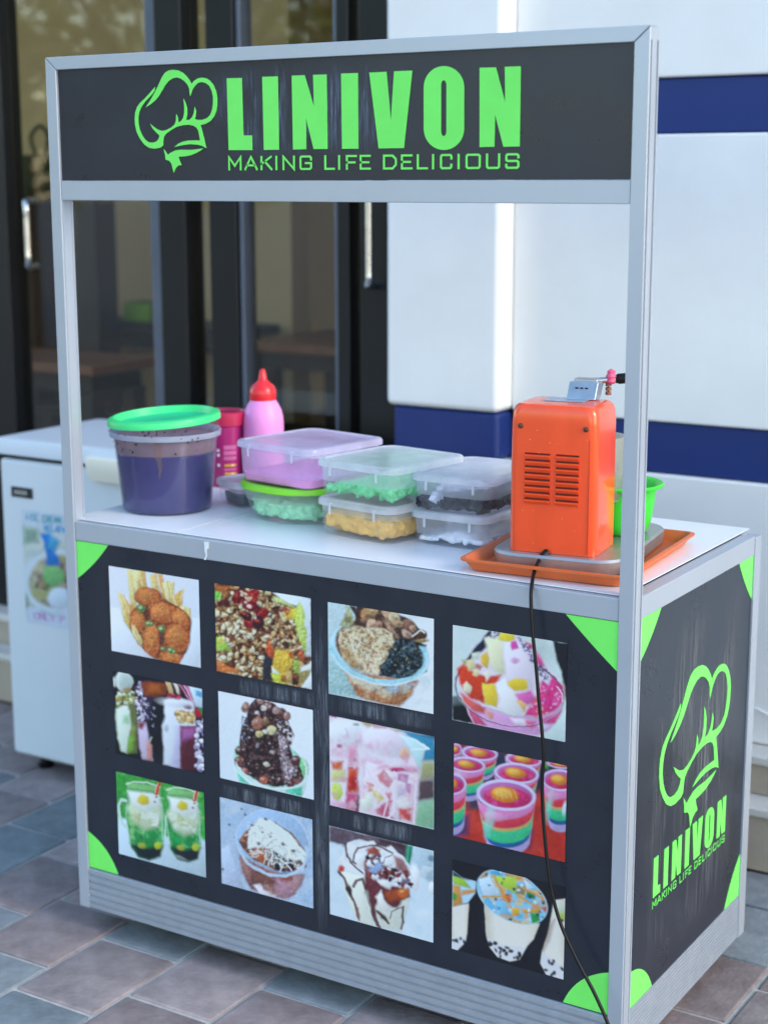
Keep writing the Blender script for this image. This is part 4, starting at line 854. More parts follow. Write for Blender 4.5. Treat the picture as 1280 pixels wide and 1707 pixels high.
# 9 green iced drinks in two handled jars
q = Pic([(195.4, 1286.7), (342.4, 1320.8), (342.6, 1462), (198.3, 1422.4)], 185, 1275, 7.53, warp=.6, tex=0.15).bg('#3fa845')
q.nz(np.ones_like(q.X), ['#57bd55', '#2f8f3e', '#86cf72'], 60, 3, .55, 5, .6)
q.p([(90,650),(210,690),(700,900),(1110,890),(1200,960),(1200,1420),(80,1120)], '#d3e6f2', 14).grad('#d3e6f2', '#c4dcee', 100, 900, 1200, 1300, 0)
def jar(x0, x1, yt, yb, sk):
    def X(t, y): return x0 + (x1 - x0) * t + sk * (y - yt)
    P = lambda a: [(X(t, y), y) for t, y in a]
    q.p(P([(.02, yt), (.94, yt + 60), (.96, yt + 230), (1.0, yt + 330), (1.0, yb - 200), (.9, yb - 20), (.6, yb + 30), (.3, yb - 10), (.1, yb - 120), (-.04, yt + 430), (-.04, yt + 280)]), '#2b9a4c', 12)
    q.nz(q.am_p(P([(0, yt + 380), (1, yt + 380), (1, yb - 150), (.1, yb - 150)])), ['#63c07a', '#1f7a3c', '#9ad88c', '#2fae5a'], 90, int(x0), .52, 5, .8)
    q.p(P([(.06, yb - 180), (.5, yb - 120), (1.0, yb - 150), (.9, yb - 10), (.6, yb + 30), (.3, yb - 10)]), '#1f2a30', 26)
    q.e(X(.4, yb - 150), yb - 150, 50, 36, '#a8b040', 10, 16).e(X(.85, yb - 150), yb - 150, 46, 44, '#b9c83a', 10, 18)
    q.p(P([(-.02, yt + 330), (.1, yt + 240), (.95, yt + 280), (1.0, yt + 420), (.85, yt + 560), (.5, yt + 600), (.2, yt + 520)]), '#cfdcb8', 40).nz(q.am_p(P([(0, yt + 330), (.95, yt + 280), (.85, yt + 560), (.2, yt + 520)])), ['#f0f4ea', '#b9bf72', '#dfe6dc'], 80, int(x1), .5, 5, .8)
    q.p(P([(.02, yt + 110), (.9, yt + 150), (.95, yt + 300), (.5, yt + 370), (.12, yt + 280)]), '#e9efe9', 26)
    q.p(P([(.32, yt + 200), (.42, yt + 150), (.6, yt + 190), (.62, yt + 270), (.45, yt + 290), (.3, yt + 250)]), '#e2cc3c', 16)
    q.p(P([(.02, yt), (.94, yt + 60), (.96, yt + 150), (.02, yt + 90)]), '#9fd48c', 14, .75); q.l(P([(.0, yt + 30), (.2, yt - 5), (.6, yt + 10), (.95, yt + 70)]), 16, '#dff2dc', 9); q.l(P([(.1, yt + 85), (.6, yt + 110), (.94, yt + 160)]), 12, '#4f9a50', 8, .8); q.l(P([(.02, yt + 130), (.5, yt + 150), (.95, yt + 205)]), 12, '#eaf6ea', 9, .8)
    q.l(P([(.02, yt + 280), (-.03, yt + 400), (.08, yb - 150)]), 14, '#bfe6c8', 12, .7); q.l(P([(.97, yt + 300), (.98, yb - 220)]), 22, '#a8e6c4', 14, .7)
    q.l(P([(.92, yt + 20), (.82, yt + 150)]), 46, '#d8482e', 8); q.l(P([(.88, yt + 20), (.79, yt + 140)]), 10, '#f4d9d2', 6); q.e(X(.82, yt + 190), yt + 190, 16, 10, '#5a4a4a', 0, 6).e(X(.78, yt + 250), yt + 250, 14, 12, '#6a5050', 0, 6)
jar(205, 660, 215, 1160, .0); jar(715, 1135, 285, 1185, -.01)
q.l([(200,450),(140,440),(105,520),(110,640),(150,740),(200,790)], 34, '#cfe8dc', 12).l([(195,470),(150,470),(135,540),(150,680)], 12, '#3f7a50', 8, .8)
q.l([(690,640),(685,900)], 18, '#cdeedd', 10, .9).e(880, 1165, 90, 20, '#8d9a9a', 25, 12, .8)
q.build()

# 10 dessert with grated cheese in a clear cup
q = Pic([(369, 1328), (522.7, 1367), (521.3, 1515.2), (368.6, 1470)], 360, 1320, 7.53, tex=0.5).bg('#b9cbe2')
q.nz(np.ones_like(q.X), ['#a3bcdc', '#cfdbea', '#aac6e2'], 190, 5, .5, 4, .7).p([(60,700),(180,640),(250,900),(330,1190),(70,1130)], '#c9d6ee', 30)
for x, y in ((340,210),(372,290),(172,408),(350,415),(255,560),(85,965)): q.e(x, y, 13, 15, '#4a5260', 0, 8)
q.e(720, 640, 480, 430, '#a9c3e2', 25, 14).ring(720, 640, 478, 428, 22, '#cfdff0', 25, 12, .8)
q.p([(280,760),(560,940),(850,1040),(1110,1040),(1060,1180),(980,1290),(860,1340),(640,1290),(430,1210),(320,1010)], '#9a6a68', 18).p([(700,1080),(1090,1060),(1040,1200),(900,1330),(760,1290)], '#b98a98', 40).p([(420,950),(640,1000),(760,1160),(560,1160),(440,1150)], '#7a4a40', 40, .8).p([(460,1160),(540,1150),(620,1230),(740,1290),(740,1320),(560,1290)], '#efe6ee', 16).nz(q.am_p([(280,760),(1110,1040),(860,1340),(430,1210)]), ['#c09a8a', '#6a4448'], 90, 2, .56, 5, .6)
q.p([(800,1060),(960,1080),(940,1120),(800,1110)], '#9a4f3c', 20)
fill = q.am_p([(290,620),(330,540),(440,440),(560,330),(740,370),(960,520),(1060,640),(1160,820),(1140,950),(960,1010),(720,970),(480,850),(350,720)], 14); q.put(fill, '#7a4a3a'); q.nz(fill, ['#a8664a', '#4a2c2c', '#c98a68'], 60, 6, .55, 6, .8)
q.p([(440,740),(620,720),(660,840),(560,890),(460,800)], '#c4693a', 26).p([(740,760),(860,800),(860,1000),(740,980)], '#2c2030', 20).p([(900,850),(1000,860),(980,1010),(900,1000)], '#33243a', 20)
ch = q.am_p([(420,480),(560,320),(700,350),(920,510),(1020,620),(1150,800),(1120,900),(1000,860),(860,820),(740,740),(620,700),(400,700),(400,600)], 20); q.put(ch, '#eef3ee')
rg = random.Random(5)
for _ in range(420):
    x = rg.uniform(400, 1120); y = rg.uniform(360, 960); a = rg.uniform(0, math.pi); l = rg.uniform(30, 75); c = rg.choice(['#f6f9f4', '#e6ecec', '#f8f6e6', '#cfd6d6', '#b4b6b4'])
    if y < 330 + (x - 400) * .75 - 75 or y > 770 + (x - 400) * .38: continue
    q.l([(x, y), (x + l * math.cos(a), y + l * math.sin(a))], rg.uniform(7, 12), c, 7)
for x, y, r in ((540,650,24),(840,650,24),(1060,880,34),(590,500,14),(690,560,14),(970,740,26),(460,410,18),(640,340,22)): q.e(x, y, r, r * .8, '#4a3a3a', 20, 10, .85)
for P in ([(800,1000),(860,880),(950,1000)], [(650,920),(720,760),(700,720)], [(760,820),(840,860)], [(1000,1000),(1110,920)]): q.l(P, 14, '#f2f5f2', 8)
q.ring(715, 700, 470, 350, 36, '#c9dcf0', 24, 12, .95, 660)
q.build()

# 11 frappe with cream and chocolate syrup
q = Pic([(550.2, 1376.2), (724.3, 1418.2), (721.2, 1571), (549.7, 1523)], 545, 1370, 6.737, tex=0.3).bg('#dce9f2')
q.p([(30,40),(910,250),(900,420),(700,330),(220,290),(30,215)], '#5f4f5c', 22).p([(400,150),(900,250),(900,300),(480,220)], '#4a3038', 30).nz(q.am_p([(30,40),(910,250),(220,290)]), ['#7a6a78'], 90, 3, .5, 4, .7)
q.p([(970,270),(1210,330),(1200,700),(960,560)], '#bcd0dc', 20).e(1180, 410, 34, 34, '#7f93a3', 0, 18).p([(905,255),(975,270),(945,480),(885,430)], '#1f8f6a', 10).l([(925,270),(905,430)], 12, '#5ac49a', 8)
q.nz(q.am_p([(30,220),(1200,520),(1200,1350),(30,1030)]), ['#cbdeea', '#eef5fa'], 170, 5, .52, 4, .6).e(1180, 740, 36, 70, '#f3f6fa', 0, 14)
q.p([(150,540),(900,700),(920,900),(830,1230),(580,1180),(340,1110),(260,960)], '#e6e8dc', 18)
q.e(990, 620, 55, 150, '#f4f5f8', 0, 20)
cr = q.am_p([(120,440),(220,330),(240,230),(300,205),(540,215),(560,260),(660,290),(720,265),(790,340),(880,400),(950,560),(1000,700),(900,760),(740,740),(560,650),(420,600),(300,560),(150,540)], 18); q.put(cr, '#f4f4f6'); q.nz(cr, ['#dfe2ea'], 80, 9, .52, 5, .6)
q.p([(420,590),(560,640),(720,720),(920,740),(930,840),(840,890),(780,970),(700,960),(640,880),(600,800),(540,960),(570,1160),(500,1000),(430,800)], '#6a3038', 14).p([(640,790),(880,740),(920,820),(830,880),(700,900),(660,860)], '#a84a2a', 20).e(860, 790, 70, 60, '#cf6a30', 0, 16).e(840, 775, 26, 18, '#f0a868', 0, 12).p([(540,850),(600,760),(640,880),(720,960),(680,1010),(600,980)], '#f0ece6', 16)
q.spots(q.am_p([(440,330),(540,290),(640,420),(760,520),(900,560),(980,720),(900,720),(700,640),(440,600),(420,480)]), 120, 14, 32, ['#3a1f30', '#5a2a34', '#8a3a3a', '#2a1a2c', '#a84a34', '#7a6a88', '#f0ecf0'], 6, 1.6)
q.p([(440,310),(520,275),(600,310),(580,370),(480,360)], '#b0503c', 16, .9).p([(750,380),(860,420),(940,560),(900,620),(780,520)], '#8a3034', 22, .85).p([(470,540),(600,440),(640,520),(560,580)], '#9fb4dc', 16).p([(570,650),(640,640),(740,700),(700,760),(620,720)], '#f3f0ee', 14).p([(600,400),(740,360),(760,480),(660,490)], '#f6f5f7', 18).p([(300,360),(430,330),(420,520),(330,480)], '#f3f4f7', 20)
for P, w in (([(225,260),(235,380),(280,470),(400,570)], 20), ([(360,290),(310,360),(290,450),(330,470)], 22), ([(360,290),(480,265),(560,260),(640,300),(740,350)], 18), ([(140,560),(190,640),(240,760),(310,900),(350,1080)], 30), ([(300,720),(330,660),(400,640),(440,780),(500,1000),(560,1150),(590,1180)], 34), ([(700,1090),(720,1010),(830,960)], 14), ([(850,950),(840,1060),(860,1130),(830,1200)], 26), ([(560,1000),(640,1080),(690,1140)], 26), ([(640,460),(660,400),(740,370)], 12)): q.l(P, w, '#5f2f36', 10, .9)
q.e(165, 520, 34, 40, '#c8463c', 20, 14).e(250, 760, 26, 60, '#3f2c34', -15, 14).p([(580,1000),(640,1050),(680,1110),(600,1080)], '#4a2c30', 14)
q.l([(340,960),(360,1100)], 24, '#a8705a', 12, .8).l([(430,800),(450,1050)], 60, '#dce4d8', 40, .6)
q.build()

# 12 sealed milk-tea cups with pearls on a dark ground (plain pattern on the lids)
q = Pic([(755, 1435), (942.5, 1477), (939, 1634.6), (752.5, 1579)], 745, 1420, 6.095, warp=.3, tex=0.08).bg(INK)
q.nz(np.ones_like(q.X), ['#23273a'], 240, 3, .5, 3, .5)
def teacup(P, pearl, seed, n):
    m = q.am_p(P, 12); q.put(m, '#efe9df'); xs = [a for a, b in P]; x0, x1 = min(xs), max(xs)
    q.put(m * np.clip((q.X - x0 - (x1 - x0) * .72) / ((x1 - x0) * .5), 0, .5), '#d9c4a8').put(m * np.clip((x0 + (x1 - x0) * .2 - q.X) / ((x1 - x0) * .3), 0, .5), '#c9b79c')
    mm = q.am_p(pearl, 12); q.put(mm, '#e4e2e6').spots(mm, n, 13, 22, ['#23232e', '#2e2a36'], seed, 1.5, 8)
teacup([(370,520),(560,650),(760,720),(930,720),(870,880),(800,950),(720,1090),(620,1105),(500,1060),(420,960),(385,840)], [(395,870),(560,940),(780,960),(700,1085),(620,1100),(500,1055),(425,960)], 3, 16)
teacup([(45,560),(215,520),(195,820),(180,900),(100,990),(40,970)], [(45,850),(180,860),(170,920),(100,985),(42,965)], 4, 5)
teacup([(1080,480),(1210,460),(1190,1310),(1000,1250),(940,1130),(960,1000),(1030,780)], [(960,1010),(1180,1180),(1185,1305),(1000,1250),(940,1130)], 6, 7)
q.p([(1040,720),(1090,680),(1030,900),(970,1000)], '#8a5a3a', 26, .6)
lid = q.am_e(655, 455, 385, 235, 28, 12); q.put(lid, '#8fcdea'); q.msk = lid
q.nz(lid, ['#c8e6f4', '#5fb4e2', '#e8c070', '#d99a4a'], 80, 14, .55, 10, .8)
for P, c in (([(440,240),(690,250),(700,420),(640,400),(520,320)], '#b9d84a'), ([(310,270),(420,240),(530,440),(360,450)], '#cfe6f6'), ([(540,430),(640,420),(630,510),(560,490)], '#d9743a'), ([(700,330),(790,350),(770,430),(690,420)], '#8f8a6a'), ([(760,260),(880,360),(800,370)], '#d6eafa'), ([(640,560),(730,560),(720,640),(650,640)], '#e8b23c'), ([(740,570),(930,570),(940,610),(760,610)], '#dfa447'), ([(840,610),(920,620),(940,720),(850,720)], '#2f9a4a'), ([(460,480),(560,500),(640,640),(540,620)], '#7fc6ea'), ([(800,390),(890,420),(880,470),(800,450)], '#2f8a4c'), ([(950,560),(1020,540),(1000,620)], '#cf5a3c'), ([(430,170),(530,180),(540,230),(440,230)], '#5ab4e6'), ([(330,220),(420,180),(400,250),(330,270)], '#c98f4a')): q.p(P, c, 10)
for P in ([(350,450),(560,450),(640,560)], [(470,250),(560,440)], [(700,430),(920,560)], [(760,360),(1000,480)]): q.l(P, 20, '#d9a052', 8, .9)
q.spots(lid, 26, 8, 16, ['#2a4a3a', '#e8f4fa', '#24476a'], 9)
q.msk = None; q.ring(655, 455, 388, 238, 12, '#b9dcec', 28, 7, .7)
m = q.am_p([(60,200),(160,270),(290,300),(280,420),(210,510),(50,560)], 12); q.put(m, '#bcdff2'); q.msk = m
for P, c in (([(60,240),(170,280),(240,370),(70,330)], '#a9cf3c'), ([(60,340),(130,350),(160,520),(60,560)], '#d79a4e'), ([(55,410),(100,440),(90,490),(55,480)], '#3fa04a'), ([(150,390),(290,380),(290,410),(150,440)], '#d99a50'), ([(60,180),(250,250),(220,290),(60,250)], '#39424e')): q.p(P, c, 10)
q.msk = None
q.e(1150, 570, 45, 60, '#d6dfc6', 0, 18).p([(1130,620),(1200,600),(1195,680),(1140,680)], '#b9cc5a', 14).e(1165, 690, 22, 18, '#2f3a2e', 0, 10)
q.build()

# ------------------------------------------------------------------ chest freezer behind the cart
FX0, FX1, FY0, FY1, FZ = -.785, .06, .605, .985, .88
fz = thing('chest_freezer', 'white chest freezer with a food sticker left of the cart', 'freezer', ((FX0 + FX1) / 2, (FY0 + FY1) / 2, 0))
hx, hy = (FX1 - FX0) / 2, (FY1 - FY0) / 2
MB().box(-hx + .004, hx - .004, -hy, hy, .045, .826).build('body', M['frz'], fz, bevel=.012, seg=3)
MB().box(-hx + .012, hx - .012, -hy + .008, hy - .008, .8265, .8375).build('lid_gasket', M['badge'], fz)
ldm = MB(); ldm.loft([rrect(hx + .006, hy + .006, .014, .838), rrect(hx + .006, hy + .006, .014, .866), rrect(hx + .002, hy + .002, .014, .876), rrect(hx - .012, hy - .012, .012, .8795), rrect(hx - .03, hy - .03, .01, .8785)], True, True)
ld_ = ldm.build('lid', M['frz_lid'], fz, smooth=35)
a = ray_plane(140, 760, 1, FY0); b = ray_plane(250, 760, 1, FY0)
hc = (a.x + b.x) / 2 - (FX0 + FX1) / 2
hd = MB(); hd.loft([rrect(.07, .006, .005, .80 - .0, 4), rrect(.08, .011, .009, .82, 4), rrect(.085, .014, .011, .85, 4), rrect(.08, .012, .009, .856, 4)], True, True)
hd.v = [(x + hc, y - hy - .012, z) for x, y, z in hd.v]; hd.build('lid_handle', M['cream'], fz, smooth=40)
def fzp(px, py): q = ray_plane(px, py, 1, FY0); return (q.x - (FX0 + FX1) / 2, q.z)
a, b = fzp(20, 810), fzp(56, 832)
bd = MB().box(a[0], b[0], -hy - .0025, -hy - .0004, b[1], a[1]).build('badge', M['badge'], fz, bevel=.001)
for k in range(4): MB().box(a[0] + .012 + k * .011, a[0] + .02 + k * .011, -hy - .0032, -hy - .0026, b[1] + .008, a[1] - .008).build('badge_mark', M['dullsteel'], bd)
q = Pic([(37, 848), (117, 860), (124, 1058), (42, 1037)], 0, 820, 7.115, 110).bg('#cfdcec')
q.p([(270,380),(780,500),(820,1300),(300,1360)], '#c6cfc4', 20).nz(np.ones_like(q.X), ['#b4ccd8', '#d8e2ea'], 120, 3, .52, 4, .7).p([(270,400),(420,430),(420,580),(280,590)], '#8fae9c', 40).p([(760,560),(860,560),(860,900),(700,840)], '#8a6a6a', 40)
q.ring(600, 1040, 330, 380, 50, '#d6e6f2', 10, 20, .95).e(600, 1050, 270, 320, '#b9b49a', 10, 30).nz(q.am_e(600, 1050, 260, 300, 10), ['#8fb87a', '#6a4a48', '#c9a09a', '#a8a86a'], 110, 7, .5, 6, .9)
q.e(570, 980, 110, 120, '#7fc27a', 0, 30).e(640, 1260, 130, 130, '#d3e2f2', 0, 26).p([(440,460),(540,470),(640,860),(500,850),(500,680)], '#1f7fd6', 16).p([(540,470),(640,560),(600,680),(520,640)], '#4aa8d8', 26).e(760, 960, 50, 60, '#d68a90', 0, 20).e(750, 1070, 40, 40, '#c09ad6', 0, 16).e(750, 1180, 40, 40, '#4f9fe0', 0, 16).e(250, 1290, 70, 110, '#8aa89e', 0, 40)
STROKES['R'] = [[(0,0),(0,1),(.8,1),(1,.85),(1,.62),(.8,.5),(0,.5)], [(.5,.5),(1,0)]]; STROKES['B'] = [[(0,0),(0,1),(.8,1),(1,.8),(.8,.52),(0,.52)], [(.8,.52),(1,.25),(.8,0),(0,0)]]; STROKES['P'] = STROKES['R'][:1]; STROKES['Y'] = [[(0,1),(.5,.5),(1,1)], [(.5,.5),(.5,0)]]; STROKES['5'] = [[(1,1),(0,1),(0,.55),(.8,.55),(1,.4),(1,.15),(.8,0),(0,0)]]
def ptext(t, x, y, w, h, sl, col, sw):
    for i, c in enumerate(t):
        if c != ' ':
            for st in STROKES[c]: q.l([(x + i * w * 1.25 + u * w, y + i * w * 1.25 * sl + (1 - v) * h + u * w * sl) for u, v in st], sw, col, 8)
ptext('ICE CREAM BAR', 320, 250, 30, 70, .14, '#3fa0b4', 13); ptext('MELAPA NOS', 480, 375, 30, 66, .16, '#4f9fd0', 13); ptext('ONLY P 5', 380, 1430, 42, 74, .16, '#c48ac4', 14)
c0, c1 = fzp(37, 848), fzp(124, 1058); sx0, sx1, sz1, sz0 = fzp(39, 900)[0], fzp(135, 900)[0], fzp(39, 849)[1], fzp(42, 1036)[1]
st = q.mesh('food_sticker', fz, lambda u, v: (sx0 + (sx1 - sx0) * u, -hy - .0012, sz1 + (sz0 - sz1) * v))
for sx in (-1, 1):
    for sy in (-1, 1): MB().lathe([(.02, 0), (.022, .008), (.014, .014), (.012, .046)], 16, sx * (hx - .06), sy * (hy - .06), True, True).build('foot', M['rubber'], fz, smooth=40)

# ------------------------------------------------------------------ things on the counter
T0 = ZTOP + .0004
PLA = frosted('milky_plastic', '#f8faff', .4, '#f2f4fb', .10, .2)
PLA_LID = frosted('milky_lid_plastic', '#fafbfe', .78, '#f2f4fb', .12, .22)
PLA_WET = frosted('wet_clear_plastic', '#f4f6fc', .13, '#fbfcff', .1, .14)
PLA_CLR = frosted('clear_bucket_plastic', '#e6e9f6', .07, '#f4f5fb', .14, .12)
def tub(name, label, cx, cy, rz, w, d, h, z=T0, r=.025, lidm=None, taper=.95, group=None, bodym=None, tabs=True, fill=.03):
    t = thing(name, label, 'container', (cx, cy, z), R(rz), group); a, b = w / 2, d / 2; k = taper
    mb = MB(); mb.loft([rrect(a * k - .008, b * k - .008, r, 0), rrect(a * k - .002, b * k - .002, r, .003), rrect(a * k, b * k, r, .009), rrect(a * (k + (.975 - k) * (fill - .009) / (h - .023)), b * (k + (.975 - k) * (fill - .009) / (h - .023)), r, fill), rrect(a * .975, b * .975, r * 1.05, h - .014), rrect(a * .99, b * .99, r * 1.05, h - .012), rrect(a * .99, b * .99, r * 1.05, h - .005)], True, False)
    mb.m = [1 if i < 28 * 3 or len(mb.f[i]) > 4 else 0 for i in range(len(mb.f))]
    mb.build('body', [bodym or PLA, PLA_WET], t, smooth=35)
    L = MB(); e = .0035
    L.loft([rrect(a + .0005, b + .0005, r * 1.1, h - .011), rrect(a + e, b + e, r * 1.15, h - .0105), rrect(a + e, b + e, r * 1.15, h - .003), rrect(a + .001, b + .001, r * 1.1, h + .001), rrect(a - .006, b - .006, r, h + .002), rrect(a - .009, b - .009, r * .9, h - .0005), rrect(a - .02, b - .02, r * .8, h - .0008)], False, True)
    L.build('lid', lidm or PLA_LID, t, smooth=35)
    if tabs:
        for x in (-a * .55, a * .62): MB().box(x - .0022, x + .0022, -b - .0052, -b - .0036, h - .026, h - .006).box(x - .006, x + .006, -b - .0052, -b - .0037, h - .0059, h - .003).build('clip_tab', PLA_LID, t)
    return t
def chunks(name, label, cat, cx, cy, rz, z, w, d, h, m, n, s0, s1, seed, keep=lambda x, y, zz: True, cube=True, mats=None, top=lambda x, y: 1.0, bed=0):
    rg = random.Random(seed); mb = MB(); i = 0; tries = 0
    if bed: mb.loft([rrect(w / 2 * .97, d / 2 * .97, .02, 0), rrect(w / 2, d / 2, .02, h * bed * .9), rrect(w / 2 * .96, d / 2 * .96, .02, h * bed)], True, True)
    while i < n and tries < n * 30:
        tries += 1; s = rg.uniform(s0, s1); x, y = rg.uniform(-w / 2 + s * .55, w / 2 - s * .55), rg.uniform(-d / 2 + s * .55, d / 2 - s * .55); zz = rg.uniform(s * .5, max(s * .55, h * top(x / w * 2, y / d * 2) - s * .3))
        if not keep(x / w * 2, y / d * 2, zz / h): continue
        b = MB(); f = (rg.uniform(.7, 1.3), rg.uniform(.7, 1.3), rg.uniform(.6, 1.1))
        if cube: b.box(-s / 2 * f[0], s / 2 * f[0], -s / 2 * f[1], s / 2 * f[1], -s / 2 * f[2], s / 2 * f[2])
        else:
            b.lathe([(s * .05, -s * .5), (s * .36, -s * .36), (s * .5, 0), (s * .36, s * .36), (s * .05, s * .5)], 7, cap0=True, cap1=True); b.v = [(vx * f[0] * rg.uniform(.9, 1.1), vy * f[1] * rg.uniform(.9, 1.1), vz * f[2]) for vx, vy, vz in b.v]
        b.xf(Matrix.Translation((x, y, zz)) @ Matrix.Rotation(rg.uniform(0, 6.3), 4, 'Z') @ Matrix.Rotation(rg.uniform(-.9, .9), 4, 'X'))
        mb.cur = rg.randrange(len(mats)) if mats else 0; mb.add(b.v, b.f); i += 1
    o = mb.build(name, mats or m, None, smooth=None if cube else 60)
    if not cube:
        rm = o.modifiers.new('Remesh', 'REMESH'); rm.mode = 'VOXEL'; rm.voxel_size = .0026; rm.use_smooth_shade = True
        sm = o.modifiers.new('Smooth', 'SMOOTH'); sm.factor = .6; sm.iterations = 7
    o.location = (cx, cy, z + .0032); o.rotation_euler.z = R(rz); return tag(o, label, cat, kind='stuff')

# lower left: oval tub with a lime green lid and pale green jelly
LIME = mat('lime_plastic', '#7fd22a', .4, var=(12, .05), coat=.2)
tub('jelly_tub', 'wide clear tub with a lime green lid under the pink filled box', .382, .272, -8, .225, .225, .072, r=.085, lidm=LIME, taper=.86, tabs=False, fill=.04)
GJ = mat('pale_green_jelly', '#a8e6b8', .3, var=(90, .28), sss=.3); GJ2 = mat('green_jelly', '#8fe0a8', .3, var=(40, .1), sss=.3)
chunks('pale_green_jelly', 'pale green jelly pieces in the tub with the lime green lid', 'jelly', .382, .272, -8, T0, .186, .186, .042, None, 1500, .009, .016, 3, mats=[GJ, GJ2], cube=False, keep=lambda x, y, z: x ** 4 + y ** 4 < .62)
# upper left: box with a little pink syrup
zb = T0 + .0745
tub('food_box', 'clear box with pink syrup stacked on the lime lidded tub', .398, .272, -11, .205, .215, .078, z=zb, fill=.02, bodym=frosted('pinkish_milky_plastic', '#f3e8fc', .32, '#f8f2fd', .1, .2), lidm=frosted('lilac_milky_lid', '#f0eefc', .72, '#f0f0fa', .12, .22))
mb = MB().loft([rrect(.092, .097, .02, .0), rrect(.0955, .1, .022, .0145), rrect(.09, .095, .02, .016)], True, True); o = mb.build('pink_syrup', mat('pink_syrup', '#f29ad6', .3, var=(20, .1), sss=.2), None, smooth=40)
o.location = (.398, .272, zb + .0034); o.rotation_euler.z = R(-11); tag(o, 'thin layer of pink syrup at the bottom of the upper left box', 'syrup')
# middle pair
tub('food_box', 'clear box of yellow fruit pieces under the box of green jelly', .602, .228, -9, .185, .2, .068, fill=.044)
YL = [mat('yellow_fruit', '#f2bd5c', .45, var=(70, .22), sss=.2), mat('orange_fruit', '#eba54c', .45, var=(30, .12), sss=.2), mat('pale_fruit', '#f3d488', .45, var=(30, .12), sss=.2)]
chunks('fruit_pieces', 'yellow orange fruit pieces in the lower middle box', 'fruit', .602, .228, -9, T0, .171, .185, .043, None, 1000, .014, .025, 5, mats=YL, cube=False, top=lambda x, y: 1.2 - .3 * abs(x + .2))
zb = T0 + .0705
tub('food_box', 'clear box of green jelly on top of the yellow fruit box', .606, .236, -9, .192, .215, .07, z=zb, fill=.032)
GS = [mat('green_strip_jelly', '#74dc92', .3, var=(80, .32), sss=.3), mat('mint_strip_jelly', '#a2eec4', .3, var=(40, .1), sss=.3)]
chunks('green_jelly', 'bright green jelly strips in the upper middle box', 'jelly', .606, .236, -9, zb, .177, .199, .035, None, 1300, .008, .015, 7, mats=GS, cube=False, top=lambda x, y: .85 + .3 * math.sin(2.2 * x + 1))
# right pair
tub('food_box', 'clear box of white contents under the black jelly box', .768, .268, 0, .158, .215, .061, fill=.02)
WT = [mat('white_jelly', '#f3f4fa', .3, var=(40, .05), sss=.3), mat('milky_jelly', '#e6e9f4', .3, var=(40, .05), sss=.3)]
chunks('white_jelly', 'white translucent jelly pieces in the lower right box', 'jelly', .768, .268, 0, T0, .145, .199, .027, None, 900, .008, .014, 9, mats=WT, top=lambda x, y: .7 + .35 * math.sin(3 * x + 1), cube=False)
zb = T0 + .0635
tub('food_box', 'clear box of black jelly cubes on the white jelly box', .772, .268, 1, .162, .22, .066, z=zb, fill=.03)
BK = [mat('black_grass_jelly', '#15151c', .25, var=(20, .2)), mat('dark_grass_jelly', '#23232d', .25, var=(20, .2))]
chunks('black_jelly', 'black grass jelly cubes in the upper right box', 'jelly', .772, .268, 1, zb, .152, .207, .037, None, 300, .010, .015, 13, mats=BK, top=lambda x, y: .75 + .3 * x, keep=lambda x, y, z: (y < -.6 or x > .6) and not (-.7 < x < -.2 and z > .28))
tag(chunks('clear_jelly', 'clear jelly pieces among the black cubes in the upper right box', 'jelly', .772, .268, 1, zb, .149, .2, .038, None, 110, .011, .017, 17, mats=WT, keep=lambda x, y, z: x < .5 and (y > -.5 or (-.7 < x < -.2 and z > .3))))
tag(MB().tube(catmull([(.812, .172, zb + .012), (.818, .176, zb + .022), (.826, .174, zb + .03), (.829, .18, zb + .036)], 5), [.006] * 3 + [.0055] * 13, 8).build('green_leaf_bit', mat('dark_green_leaf', '#24452c', .5, var=(30, .2)), smooth=60), 'small dark green piece at the right of the black jelly', 'garnish')

# purple drink bucket
bk = thing('drink_bucket', 'clear round bucket with a tilted green lid at the left counter end', 'bucket', (.105, .189, T0))
MB().lathe([(.001, 0), (.086, 0), (.0895, .004), (.1035, .150), (.1035, .151), (.109, .153), (.1095, .166), (.107, .169)], 72).build('body', PLA_CLR, bk, smooth=35)
MB().lathe([(.1037, .1485), (.1107, .150), (.1112, .160), (.1101, .161), (.1101, .1515), (.1037, .150)], 72).build('rim_band', frosted('rim_plastic', '#dfe3f2', .75, '#f0f2fa'), bk, smooth=35)
dr = MB().lathe([(.001, .003), (.084, .003), (.0872, .007), (.0975, .116), (.096, .1185), (.001, .1185)], 72).build('purple_drink', mat('purple_drink', '#2d2562', .2, var=(6, .12)), None, smooth=35)
dr.location = (.105, .189, T0); tag(dr, 'dark purple drink filling two thirds of the bucket', 'drink')
# pinkish foam stain line on the inside above the drink
MB().lathe([(.0979, .119), (.1008, .1495), (.1003, .1495), (.0974, .119)], 72).build('foam_stain', frosted('foam_film', '#d8bcc4', .5, '#ecd8e0'), bk, smooth=35)
a0 = math.atan2(CAM.y - .189, CAM.x - .105) - .12
dp = MB(); vs = []
for zz, hw in ((.149, .12), (.137, .1), (.125, .09), (.112, .07), (.1, .06), (.09, .035), (.082, .03), (.076, .004)):
    r0 = .0896 + (zz - .004) * .0963 + .0004; sh = .05 * math.sin(zz * 140); vs += [(r0 * math.cos(a0 - hw + sh * .4), r0 * math.sin(a0 - hw + sh * .4), zz), (r0 * math.cos(a0 + hw * .5 + sh * .3), r0 * math.sin(a0 + hw * .5 + sh * .3), zz)]
dp.add(vs, [(2 * i, 2 * i + 1, 2 * i + 3, 2 * i + 2) for i in range(7)]).build('foam_drip', frosted('foam_drip', '#dcc8c6', .22, '#f0e0dc'), bk, smooth=60)
LG = mat('mint_green_plastic', '#3fdc82', .42, var=(9, .06), coat=.15)
